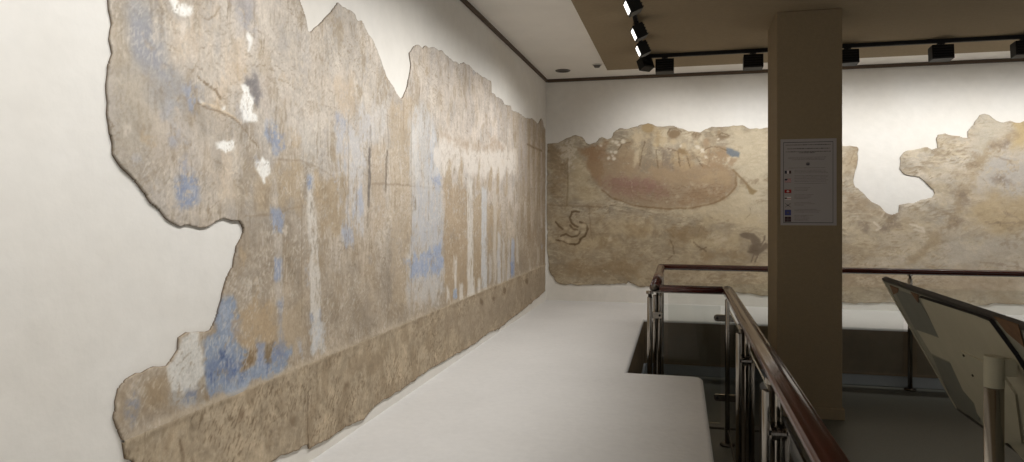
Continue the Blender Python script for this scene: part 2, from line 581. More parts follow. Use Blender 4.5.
# ------------------------------------------------------------------ painting on the left wall
OUT_L = [(108, -2), (109.5, 10), (110.5, 25), (109.5, 40), (112, 54), (107.5, 68), (105, 84), (104.5, 100), (107.5, 115), (108, 135),
         (112, 153), (121, 166), (136, 183), (150, 203), (165, 218), (178, 226), (190, 226.5), (201, 227), (210, 224), (222, 219),
         (231, 221.5), (237, 221), (243, 229), (238, 240), (232, 258), (228, 272), (222, 292), (217, 308), (213, 320), (209, 329),
         (197, 331), (186, 333), (178, 338), (177, 348), (172, 356), (166, 365), (152, 369), (136, 373), (126, 378), (117, 388),
         (112, 402), (111, 417), (114, 429), (120.5, 436), (121.5, 448), (124, 458), (129, 463), (136, 500), (150, 540),
         (175, 525), (215, 500), (250, 476), (271, 461), (306, 444), (307, 450), (339, 431), (363, 418), (376, 404), (399, 390), (412, 381),
         (438, 363), (456, 354), (472, 345), (487, 333), (498, 329), (518, 313), (532, 302), (544.6, 291),
         (545, 140), (544.6, 130), (541, 118), (538, 124), (532, 119), (525, 118), (518, 113), (511, 110), (510, 106), (505, 105), (499, 98),
         (491, 93), (490, 81), (487, 80), (480, 75), (472, 70), (466, 64), (463, 62), (458, 64), (452, 61), (446, 56), (441, 51),
         (433, 48), (426, 46), (421, 48), (418, 46), (412, 46), (409, 53), (410, 65), (408, 78), (405, 91), (401, 100), (397, 96),
         (391, 86), (385, 77), (379, 57), (373, 43), (366, 30), (361, 21), (355, 20), (353, 14), (348, 9), (341, 7), (337, 5),
         (328, 15), (317, 25), (309, 32), (307, 31), (303, 18), (300, 5), (298, -5), (270, -40), (205, -62), (150, -48), (115, -22)]


def paint_left(p):
    p.map = on_left
    P = p.P; N = len(P); al = np.arange(N)
    g = p.noise
    # ground: clay, paler and greyer high up, browner low down
    v_up = sstep(1.15, 2.0, P[:, 1] + (g(2.2) - .5) * .4)
    p.C = np.array([170, 156, 138.]) * (1 - v_up[:, None]) + np.array([187, 178, 167.]) * v_up[:, None]
    far = sstep(3.0, 5.2, P[:, 0])[:, None] * v_up[:, None]
    p.C = p.C * (1 - far) + np.array([193, 183, 173.]) * far
    p.C *= (.90 + .20 * g(1.6, oct=3))[:, None]
    p.C *= (.93 + .14 * g(4, oct=5))[:, None]
    p.C *= (.95 + .10 * g(9, ax=1.3, ay=.8, oct=4))[:, None]
    p.C *= (.955 + .09 * g(38, ax=1.1, ay=.9, oct=3))[:, None]
    p.blend(al, sstep(.55, .75, g(5, ax=1, ay=.6)) * .35 * v_up, (202, 188, 172))
    p.blend(al, sstep(.55, .75, g(6, ax=1.2, ay=.7)) * .35, (152, 134, 110))
    p.blend(al, sstep(.58, .78, g(6, ax=1.2, ay=.6)) * .3 * v_up, (170, 166, 164))
    p.fleck(math.pi / 2, 9, 46, .60, (208, 199, 187), .4, .25 + .75 * v_up)
    p.fleck(math.pi / 2, 8, 50, .62, (140, 126, 108), .3)
    p.fleck(.5, 26, 95, .66, (140, 126, 108), .25)
    p.fleck(2.4, 24, 70, .62, (206, 194, 176), .35)
    p.fleck(1.1, 34, 110, .63, (146, 132, 114), .22)
    p.fleck(2.9, 14, 90, .68, (134, 120, 102), .3)
    # blue-grey bloom, upper left
    p.wash([(122, 8), (150, 5), (163, 25), (165, 55), (178, 85), (170, 98), (150, 92), (138, 70), (128, 45)], (158, 158, 160), .85, .08, .06, f=7, brk=.25)
    p.wash([(128, 25), (150, 20), (158, 50), (162, 75), (150, 74), (138, 55)], (156, 156, 164), .6, .06, .05, f=9, brk=.4)
    p.wash([(230, -5), (250, -5), (254, 30), (246, 38), (236, 22)], (162, 161, 168), .55, .05, .05, f=9, brk=.3)
    p.wash([(110, 0), (121, 2), (122, 60), (112, 70)], (172, 158, 138), .6, .03, .03)
    p.wash([(112, 60), (140, 75), (150, 130), (128, 165), (112, 145)], (171, 160, 143), .55, .08, .06)
    # warm ochre and rose streaks
    for q in ([(172, 20), (186, 18), (188, 45), (184, 62), (175, 55)], [(186, 22), (198, 15), (203, 40), (198, 55), (190, 58)],
              [(208, 15), (216, 10), (212, 40), (206, 50)], [(222, 50), (242, 40), (246, 75), (238, 92), (218, 90), (214, 70)],
              [(205, 60), (222, 62), (220, 110), (212, 112)], [(214, 150), (236, 150), (234, 200), (216, 200)]):
        p.wash(q, (214, 195, 172), .45, .05, .05, f=10, ax=1.2, ay=.5, brk=.45)
    p.wash([(215, 192), (245, 190), (246, 200), (218, 201)], (206, 192, 172), .6, .02, .03, f=16, brk=.4)
    p.wash([(256, 170), (270, 172), (268, 215), (256, 212)], (186, 160, 124), .4, .04, .04)
    for q in ([(176, 33), (182, 33), (182, 46), (177, 46)], [(186, 48), (192, 50), (190, 62), (187, 60)], [(178, 22), (184, 24), (182, 30), (176, 28)]):
        p.fill(q, (222, 211, 198), .8, .012, .02, .4, 20)
    # blue fragments
    p.fill([(176, 84), (188, 82), (197, 80), (198, 98), (197, 112), (190, 116), (184, 108), (180, 96)], (154, 159, 173), .85, .02, .03, .5, 16, 1, .6)
    p.fill([(178, 172), (184, 168), (194, 175), (195, 192), (194, 208), (182, 210), (174, 206), (171, 190), (174, 180)], (146, 154, 173), .9, .025, .03, .45, 15)
    p.fill([(175, 186), (183, 182), (184, 200), (176, 204)], (129, 139, 162), .7, .02, .03, .5, 22)
    p.fill([(178, 160), (184, 160), (183, 175), (178, 175)], (162, 165, 180), .7, .02, .02, .4, 15)
    p.fill([(264, 126), (270, 122), (280, 136), (286, 148), (284, 153), (272, 152), (267, 142)], (146, 155, 175), .85, .025, .04, .45, 14)
    p.fill([(168, 138), (178, 138), (176, 146), (168, 146)], (158, 158, 166), .6, .02, .03, .4, 15)
    # grey stain and pale repairs
    p.fill([(244, 74), (250, 71), (257, 78), (259, 95), (258, 112), (253, 108), (249, 92), (243, 84)], (126, 122, 122), .9, .02, .025, .15, 12)
    p.wash([(258, 80), (268, 78), (270, 130), (262, 125)], (190, 178, 168), .4, .03, .03)
    W = (244, 242, 236)
    for q in ([(169, -4), (174, 1), (181, 3), (190, 6), (190, 12), (186, 17.5), (177, 14), (170, 11)],
              [(244, 35), (248, 33), (251, 38), (250, 45), (246, 52), (247, 45)],
              [(239, 86), (243, 85), (248, 90), (252, 98), (253, 104), (251, 109), (254, 117), (257, 122), (241, 122), (239, 110), (240, 98)],
              [(215, 144), (221, 140), (226, 142), (233, 141), (232, 154), (224, 152), (215, 150)],
              [(253, 162), (261, 158), (267, 162), (268, 172), (264, 178), (262, 182), (258, 176), (254, 170)],
              [(198, 102), (200, 102), (200, 107), (198, 106)], [(219, 108), (222, 109), (221, 112), (219, 111)]):
        p.fill(q, W, .95, .008, .012, .12, 26)
    p.fill([(253, 164), (266, 164), (266, 176), (258, 178)], (214, 204, 190), .5, .01, .02, .8, 26)
    # cracks that cross the sheet
    D = (122, 104, 82)
    p.line([(196, 76), (204, 83), (214, 91), (219, 100)], .007, D, .7)
    p.line([(196, 104), (212, 110), (226, 115), (236, 123), (246, 134), (256, 148)], .006, D, .6)
    p.line([(200, 16), (206, 19), (212, 15), (218, 8)], .006, D, .45)
    p.line([(200, 104), (216, 108), (230, 116), (240, 124)], .006, (218, 198, 170), .6)
    p.line([(223, 168), (226, 173), (233, 172), (235, 168)], .006, (214, 200, 182), .8)
    p.line([(243, 216), (270, 215), (300, 205)], .006, D, .35)
    # long pale drips with blue in them
    PL = (214, 208, 199)
    p.fill([(272, 232), (281, 232), (281, 300), (280, 340), (276, 342), (274, 300)], (186, 176, 164), .8, .01, .012, .3, 20, 1, .3)
    for q in ([(269, 208), (277, 206), (282, 214), (281, 233), (271, 232)], [(273, 259), (281, 259), (281, 276), (277, 282), (273, 279)],
              [(275, 304), (281, 300), (282, 340), (277, 342)], [(305, 176), (311, 174), (311, 190), (306, 190)], [(309, 314), (318, 310), (318, 322), (311, 322)]):
        p.fill(q, (148, 157, 177), .85, .012, .015, .4, 20, 1, .5)
    p.fill([(306, 190), (313, 188), (315, 232), (318, 275), (321, 350), (311, 352), (309, 300), (307, 250)], PL, .8, .012, .015, .35, 18, 1, .3)
    p.fill([(310, 322), (320, 320), (325, 340), (322, 350), (309, 350)], (194, 194, 194), .8, .02, .03, .4, 18)
    p.fill([(306, 160), (318, 160), (318, 178), (307, 178)], PL, .5, .02, .03, .5, 16)
    p.fill([(296, 342), (301, 340), (300, 356), (296, 354)], (176, 178, 186), .7, .015, .02, .4, 18)
    # the blue ground at the foot of the standing figures
    B = (142, 154, 173); B2 = (112, 125, 153); B3 = (176, 183, 196)
    p.fill([(203, 345), (213, 322), (219, 302), (229, 296), (236, 300), (238, 318), (230, 335), (244, 345), (246, 352), (238, 371),
            (262, 360), (288, 352), (286, 366), (272, 374), (250, 385), (232, 393), (207, 400), (203, 372)], B, .92, .02, .035, .2, 13)
    p.fill([(205, 358), (228, 350), (243, 350), (238, 368), (226, 385), (208, 392)], B2, .6, .025, .04, .55, 15)
    p.fill([(218, 302), (234, 299), (231, 330), (216, 342)], B3, .5, .02, .03, .5, 15)
    p.fill([(222, 372), (250, 362), (280, 358), (262, 374), (228, 390)], B3, .45, .03, .03, .55, 14)
    r = random.Random(5)
    for k in range(26):                                     # flaking within the blue
        u = r.uniform(206, 284); v = 398 - (u - 205) * .42 - r.uniform(2, 40)
        if u > 240 and v < 352: continue
        w = r.uniform(1.5, 5); c = r.choice([(96, 112, 148), (84, 98, 132), (182, 188, 198), (196, 194, 190), (128, 112, 94)])
        p.fill([(u - w, v - w * .6), (u + w * .4, v - w), (u + w, v + .5), (u, v + w * .8), (u - w * .7, v + w * .6)], c, r.uniform(.4, .75), .012, .03, .4, 22)
    p.fill([(254, 343), (262, 343), (264, 365), (254, 367)], (150, 157, 175), .85, .012, .015, .3, 16)
    p.fill([(272, 342), (286, 340), (285, 358), (276, 366), (270, 362)], (131, 143, 169), .85, .015, .02, .35, 16)
    p.fill([(237, 373), (246, 352), (252, 345), (256, 350), (252, 364)], (136, 114, 86), .9, .01, .015, .2, 14)
    p.fill([(263, 345), (271, 342), (270, 362), (264, 362)], (130, 112, 88), .85, .012, .015, .2, 14)
    p.fill([(238, 312), (240, 346), (250, 347), (258, 342), (275, 340), (273, 306), (255, 300)], (180, 157, 126), .7, .02, .03, .25, 12)
    p.fill([(229, 320), (238, 318), (238, 342), (230, 340)], (168, 150, 130), .7, .01, .02, .3, 14)
    p.wash([(270, 306), (300, 304), (302, 340), (276, 342)], (180, 160, 132), .45, .04, .04)
    p.fill([(241, 282), (255, 278), (258, 296), (250, 300), (243, 296)], (202, 192, 178), .7, .02, .03, .6, 18)
    # pale lime fill, lower left
    p.fill([(178, 338), (188, 333), (197, 331), (198, 345), (203, 370), (203, 390), (186, 393), (168, 394), (166, 368), (176, 352)], (216, 213, 206), .95, .01, .012, .12, 22)
    p.fill([(180, 340), (200, 340), (201, 385), (172, 388)], (184, 180, 172), .55, .02, .02, .7, 30)
    p.fill([(168, 395), (200, 391), (204, 402), (178, 410), (168, 408)], (176, 172, 166), .8, .015, .02, .35, 16)
    p.fill([(183, 394), (196, 388), (197, 400), (184, 405)], (117, 127, 150), .7, .02, .025, .4, 18)
    p.fill([(196, 380), (204, 372), (206, 400), (197, 400)], (134, 114, 88), .5, .012, .02, .3, 16)
    p.fill([(124, 402), (134, 390), (136, 408), (130, 426), (125, 420)], (140, 142, 150), .75, .02, .02, .4, 18)
    p.wash([(116, 392), (124, 384), (124, 425), (115, 424)], (160, 142, 118), .6, .02, .02)
    p.wash([(136, 378), (165, 370), (167, 405), (140, 412)], (160, 138, 108), .6, .03, .03)
    # middle: pale blue and lime verticals between the figures
    for q, c, a in (([(330, 120), (342, 112), (348, 135), (346, 200), (352, 235), (342, 240), (338, 190)], (186, 186, 190), .75),
                    ([(346, 122), (360, 108), (372, 112), (372, 140), (364, 160), (362, 230), (350, 232), (349, 170)], (196, 194, 194), .75),
                    ([(334, 112), (344, 118), (346, 130), (336, 128)], (153, 157, 172), .7),
                    ([(352, 186), (360, 186), (360, 214), (354, 214)], (170, 175, 189), .7),
                    ([(341, 224), (350, 222), (352, 246), (342, 246)], (163, 169, 184), .7),
                    ([(370, 104), (386, 100), (388, 130), (376, 140), (370, 128)], (200, 196, 192), .65),
                    ([(326, 172), (345, 172), (340, 182), (326, 178)], (206, 198, 186), .5),
                    ([(300, 115), (320, 128), (318, 158), (302, 158)], (200, 194, 184), .5)):
        p.fill(q, c, a, .025, .04, .45, 14, 1, .4)
    for q, c in (([(334, 82), (352, 78), (356, 112), (338, 118)], (196, 178, 156)), ([(388, 105), (410, 100), (410, 300), (390, 305)], (182, 165, 142)),
                 ([(316, 175), (346, 175), (346, 230), (318, 232)], (164, 144, 116)), ([(276, 165), (304, 162), (304, 205), (278, 210)], (178, 158, 130)),
                 ([(370, 145), (383, 145), (384, 230), (372, 232)], (180, 162, 140))):
        p.wash(q, c, .6, .03, .04, f=10, brk=.25)
    p.fill([(352, 78), (362, 88), (370, 104), (364, 106), (355, 92)], (206, 198, 186), .6, .02, .03, .5, 15)
    p.line([(368.5, 150), (368, 175), (367, 205)], .022, (120, 112, 104), .95, .15)
    p.line([(367, 203), (366, 225)], .016, (150, 138, 122), .7, .2)
    p.line([(369, 128), (369, 152)], .016, (148, 138, 128), .6, .3)
    p.line([(385.5, 152), (385, 170), (384, 190)], .016, (128, 116, 102), .85, .2)
    p.line([(370, 184), (395, 184), (430, 188), (441, 187)], .008, (140, 124, 106), .5)
    p.line([(386, 110), (387, 150)], .01, (150, 138, 124), .5, .3)
    # broad pale-blue robe
    p.fill([(408, 120), (420, 105), (430, 118), (437, 140), (440, 180), (442, 240), (443, 290), (430, 300), (412, 300), (404, 290), (410, 240), (411, 180)],
           (193, 191, 189), .8, .04, .06, .35, 12, 1, .4)
    p.fill([(409, 130), (416, 128), (418, 175), (410, 178)], (208, 204, 198), .7, .03, .04, .4, 12, 1, .4)
    p.fill([(426, 130), (438, 140), (440, 186), (426, 182)], (179, 186, 199), .5, .04, .05, .5, 12, 1, .4)
    p.fill([(412, 190), (440, 190), (442, 245), (411, 245)], (180, 181, 186), .6, .04, .05, .5, 12, 1, .4)
    p.fill([(405, 262), (412, 258), (428, 252), (440, 240), (442, 262), (438, 272), (424, 279), (410, 279)], (156, 166, 188), .88, .03, .05, .35, 12)
    p.fill([(430, 178), (440, 176), (440, 187), (432, 187)], (154, 162, 184), .7, .02, .03, .3, 14)
    p.fill([(410, 280), (436, 278), (438, 304), (410, 312)], (192, 184, 174), .6, .04, .05, .4, 12, 1, .5)
    # brown bay and the row of pale drips towards the corner
    p.fill([(443, 186), (468, 186), (470, 292), (462, 296), (444, 302)], (170, 148, 120), .65, .03, .04, .25, 10)
    p.fill([(472, 196), (481, 196), (482, 285), (472, 290)], (170, 149, 120), .6, .02, .03, .25, 10)
    p.fill([(486, 205), (500, 205), (500, 250), (487, 255)], (174, 152, 122), .5, .03, .04, .25, 10)
    p.fill([(432, 135), (448, 137), (470, 148), (500, 148), (515, 150), (518, 168), (500, 178), (470, 176), (448, 172), (434, 168)], (216, 208, 198), .9, .04, .08, .25, 8, 1, .6)
    for x0, x1, y0, y1 in ((442, 451, 160, 186), (456, 462, 158, 186), (475, 479, 164, 190), (486, 491, 166, 190), (495, 498, 166, 195), (504, 507, 166, 195)):
        p.fill([((x0 * .35 + x1 * .65), y0), (x1, y0 + 2), (x1, y1), (x0, y1)], (172, 154, 130), .75, .02, .02, .2, 12)
    for q in ([(440, 132), (456, 140), (480, 145), (505, 146), (505, 150), (478, 151), (456, 147)], [(438, 130), (446, 136), (452, 140), (440, 140)],
              [(488, 135), (500, 142), (500, 146), (489, 146)]):
        p.fill(q, (178, 160, 142), .65, .03, .04, .3, 9)
    for x, w, y0, y1, c in ((469, 5, 178, 296, PL), (483, 4.6, 186, 290, (200, 200, 200)), (494, 2.5, 190, 282, (196, 186, 172)), (498, 3, 232, 282, (196, 192, 188)),
                            (503, 2.4, 240, 280, (190, 184, 176)), (508, 2.4, 238, 278, (192, 188, 184)), (512, 3, 238, 276, (173, 179, 194)),
                            (516.5, 2, 236, 262, (200, 192, 180)), (537.5, 2.4, 246, 262, (200, 192, 178)), (529, 2, 258, 270, (196, 188, 174)),
                            (454, 2.6, 256, 292, PL), (460, 3, 285, 300, PL), (447, 3, 286, 300, PL), (489.5, 2, 255, 280, (190, 184, 176)),
                            (472, 3, 275, 300, PL), (478, 3, 278, 294, PL), (524, 2, 200, 214, PL), (541, 2, 214, 226, PL)):
        p.fill([(x - w / 2, y0), (x + w / 2, y0 + 2), (x + w * .6, y1), (x - w * .6, y1 + 2)], c, .85, .02, .025, .25, 10, 1, .25)
    p.fill([(452, 290), (456, 288), (456, 297), (452, 298)], (155, 169, 193), .9, .015, .02, .2, 14)
    p.fill([(509, 262), (513, 260), (513, 276), (510, 277)], (136, 148, 178), .8, .03, .03, .4, 10)
    # end near the corner: brown runs
    for x, w, y0, y1 in ((528, 2.5, 118, 240), (533, 2, 118, 200), (538, 3, 130, 210), (543, 2.5, 130, 285), (521, 2, 150, 230)):
        p.fill([(x - w / 2, y0), (x + w / 2, y0), (x + w / 2, y1), (x - w / 2, y1)], (146, 126, 98), .55, .04, .04, .35, 8, 1, .2)
    p.line([(526, 144), (534, 148), (541, 151)], .015, (116, 98, 74), .8)
    p.fill([(518, 120), (526, 118), (526, 180), (518, 180)], (176, 176, 184), .45, .05, .05, .4, 8, 1, .3)
    p.wash([(510, 105), (545, 120), (545, 270), (522, 275)], (160, 142, 118), .35, .15, .1)
    # scattered small losses, stains and scraped patches
    r = random.Random(77)
    for k in range(150):
        u = 112 + 430 * r.random() ** 1.25; v = r.uniform(20, 330)
        sc = max(.35, 1.25 - (u - 110) / 430); w = r.uniform(1.5, 6) * sc; h = r.uniform(2, 12)
        c = r.choice([(214, 204, 190), (206, 194, 178), (148, 131, 108), (156, 140, 118), (184, 162, 132), (176, 176, 182), (138, 124, 106)])
        p.fill([(u - w, v - h), (u + w * .4, v - h * .9), (u + w, v), (u + w * .5, v + h), (u - w * .7, v + h * .8)], c, r.uniform(.3, .6), .012, .03, .5, 20, 1, .6)
    for k in range(40):
        u = 300 + 235 * r.random(); v = r.uniform(110, 230); h = r.uniform(8, 26)
        p.line([(u, v - h), (u + r.uniform(-1, 1), v), (u + r.uniform(-1, 1), v + h)], r.uniform(.004, .01), r.choice([(216, 208, 196), (150, 134, 114), (208, 198, 184)]), .5, .5)
    # wear over everything
    p.fleck(.9, 30, 100, .64, (222, 214, 202), .25)
    p.fleck(math.pi / 2, 22, 110, .64, (216, 207, 194), .3)
    p.fleck(2.2, 30, 100, .65, (144, 130, 112), .2)
    # seams of the lifted panels
    for u, y0, y1 in ((410, 105, 300), (346.5, 115, 240), (472, 92, 135), (300, 202, 316), (402, 102, 130)):
        p.line([(u, y0), (u, y1)], .005, (130, 114, 94), .5, .3, .004)
    p.line([(270, 160), (300, 160), (330, 175)], .006, (132, 116, 96), .3)
    p.cracks(60, ((1.4, .95), (4.2, 2.7)), (124, 108, 88), 4, .003, .14)
    p.cracks(30, ((4.0, .95), (7.8, 2.3)), (124, 108, 88), 5, .005, .25)
    p.cracks(50, ((1.4, .95), (6.5, 2.6)), (214, 204, 190), 6, .004, .12)
    # light caught on the lip above the dado, painted as a pale line
    zl = on_left(300, 365)[1]
    lip_light = np.exp(-((P[:, 1] - ZD - .012 * g(2, ax=1, ay=.1)) / .010) ** 2) * (.05 + .6 * g(3, ax=1, ay=.2))
    p.blend(al, np.clip(lip_light, 0, .7), (196, 180, 156))


def paint_dado(p):
    p.map = on_left
    P = p.P; al = np.arange(len(P)); g = p.noise
    p.C = np.tile(np.array([173, 157, 134.]), (len(P), 1))
    nr = (1 - sstep(1.3, 2.2, P[:, 0]))[:, None]
    p.C = p.C * (1 - nr) + np.array([169, 153, 129.]) * nr
    p.C *= (.91 + .18 * g(3.5, oct=5))[:, None]
    p.C *= (.91 + .18 * g(13, oct=4))[:, None]
    p.C *= (.94 + .12 * g(42, oct=3))[:, None]
    p.fleck(1.0, 24, 90, .60, (118, 101, 80), .5)
    p.fleck(1.9, 26, 90, .62, (122, 106, 86), .5)
    p.fleck(1.3, 20, 66, .60, (190, 175, 152), .5)
    p.fleck(2.6, 22, 70, .62, (186, 170, 148), .45)
    p.blend(al, sstep(.55, .75, g(7, ax=1, ay=.6)) * .35, (136, 118, 95))
    p.wash([(440, 320), (545, 268), (545, 290), (470, 344)], (158, 144, 126), .5, .1, .05)
    for q in ([(204, 410), (210, 410), (209, 424), (205, 422)], [(212, 414), (222, 414), (222, 424), (214, 424)], [(165, 426), (174, 424), (172, 432), (164, 434)]):
        p.fill(q, (196, 180, 156), .7, .012, .02, .4, 20)
    p.line([(306, 396), (306, 444)], .006, (112, 94, 74), .7, .2, .004)
    p.line([(178, 440), (180, 462)], .008, (112, 94, 74), .6, .3)
    for u, v in ((526, 281), (504, 290), (493, 298), (481, 302), (345, 385), (290, 420), (240, 415)):
        p.oval((u, v), (1.6, 2.4), (116, 98, 78), a=.7, soft=.02, rough=.02)
    p.cracks(60, ((1.3, .55), (5.5, .93)), (112, 96, 76), 14, .004, .14)
    lip_light = np.exp(-((P[:, 1] - ZD) / .008) ** 2) * .4  # top edge catching light, put into the pigment as a paler tone
    p.blend(al, np.clip(lip_light, 0, .8), (206, 190, 166))


ZD = .945                                           # top of the dado band
poly_l = [on_left(u, v) for u, v in OUT_L]
poly_l = [(min(a, YW - .02), z) for a, z in poly_l]
ys = [1.32]
while ys[-1] < YW: ys.append(ys[-1] + .0046 + .0016 * (ys[-1] - 1.32))
ys = np.array(ys)
mural = thing('wall_painting', 'long faded wall painting with blue robes and drips along the left wall above the ledge', 'wall painting', (XW, 1.5, LZ))
inv = Matrix.Translation((-XW, -1.5, -LZ))


def place_left(a, z, d): return np.stack([0 + np.asarray(d, float), a - 1.5, z - LZ], 1)


pm = pigment_material('painted_clay_left', (1, 1, .85))
up_poly = ragged(clip_z(poly_l, ZD, True), .02, .011, 3)
dn_poly = ragged(clip_z(poly_l, ZD, False), .02, .010, 8)
up_poly[np.abs(up_poly[:, 1] - ZD) < .03, 1] = ZD
dn_poly[np.abs(dn_poly[:, 1] - ZD) < .03, 1] = ZD
up_poly[:, 0] = np.minimum(up_poly[:, 0], YW - .015); dn_poly[:, 0] = np.minimum(dn_poly[:, 0], YW - .015)
plaster_sheet('painted_plaster', up_poly, ys, np.arange(ZD - .02, 2.78, .0052), place_left, .008, paint_left, pm, mural, .003, (92, 76, 57), 3, ZD)
plaster_sheet('dado_band', dn_poly, ys, np.arange(.52, ZD + .02, .0056), place_left, .008, paint_dado, pm, mural, .003, (84, 68, 50), 3, ZD)

# ------------------------------------------------------------------ painting on the back wall
OUT_B = [(547, 143.5), (552, 143), (558, 143), (563, 140), (570, 137), (576, 135), (582, 137), (586, 142), (590, 144), (597, 143), (600, 139),
         (603, 137), (607, 139), (611, 138), (614, 132), (620, 128), (626, 129), (632, 128), (640, 125), (648, 124), (653, 124), (657, 127),
         (666, 126.5), (674, 125.5), (680, 128), (688, 132), (693, 131.5), (699, 132.5), (705, 130), (712, 127), (722, 128), (733, 126),
         (742, 125), (750, 128), (768, 127.5), (790, 130), (815, 138), (843, 146), (857, 146.3), (858.5, 148), (857, 162), (855, 172), (853, 180),
         (855, 187), (862, 193), (872, 202), (880, 206), (884, 211), (892, 214.5), (898, 213), (899, 205), (908, 203), (917, 202), (925, 199), (933, 198),
         (935, 194), (930, 187), (924, 181), (918, 177), (909, 175), (902, 174), (900, 168), (900, 157), (903, 152), (915, 150),
         (928, 147.5), (933, 149), (938, 148), (936.5, 138), (938, 135), (945, 134), (955, 136), (967, 139), (968, 131), (975, 122),
         (979, 115), (984, 114), (989, 115), (995, 120), (1002, 123), (1010, 121), (1016, 123), (1024, 121), (1042, 117), (1070, 122),
         (1100, 150), (1095, 250), (1080, 306), (1030, 305), (995, 303), (970, 308), (940, 306), (900, 305), (892, 302), (880, 304), (843, 302.5), (800, 300), (766, 296), (739, 292), (700, 289),
         (675, 290), (655, 286), (641, 287), (633, 285), (629, 281), (626, 283), (612, 284), (604, 284.5), (590, 284.5), (580, 285), (560, 284), (555, 281), (550, 273), (548, 262), (547, 245)]


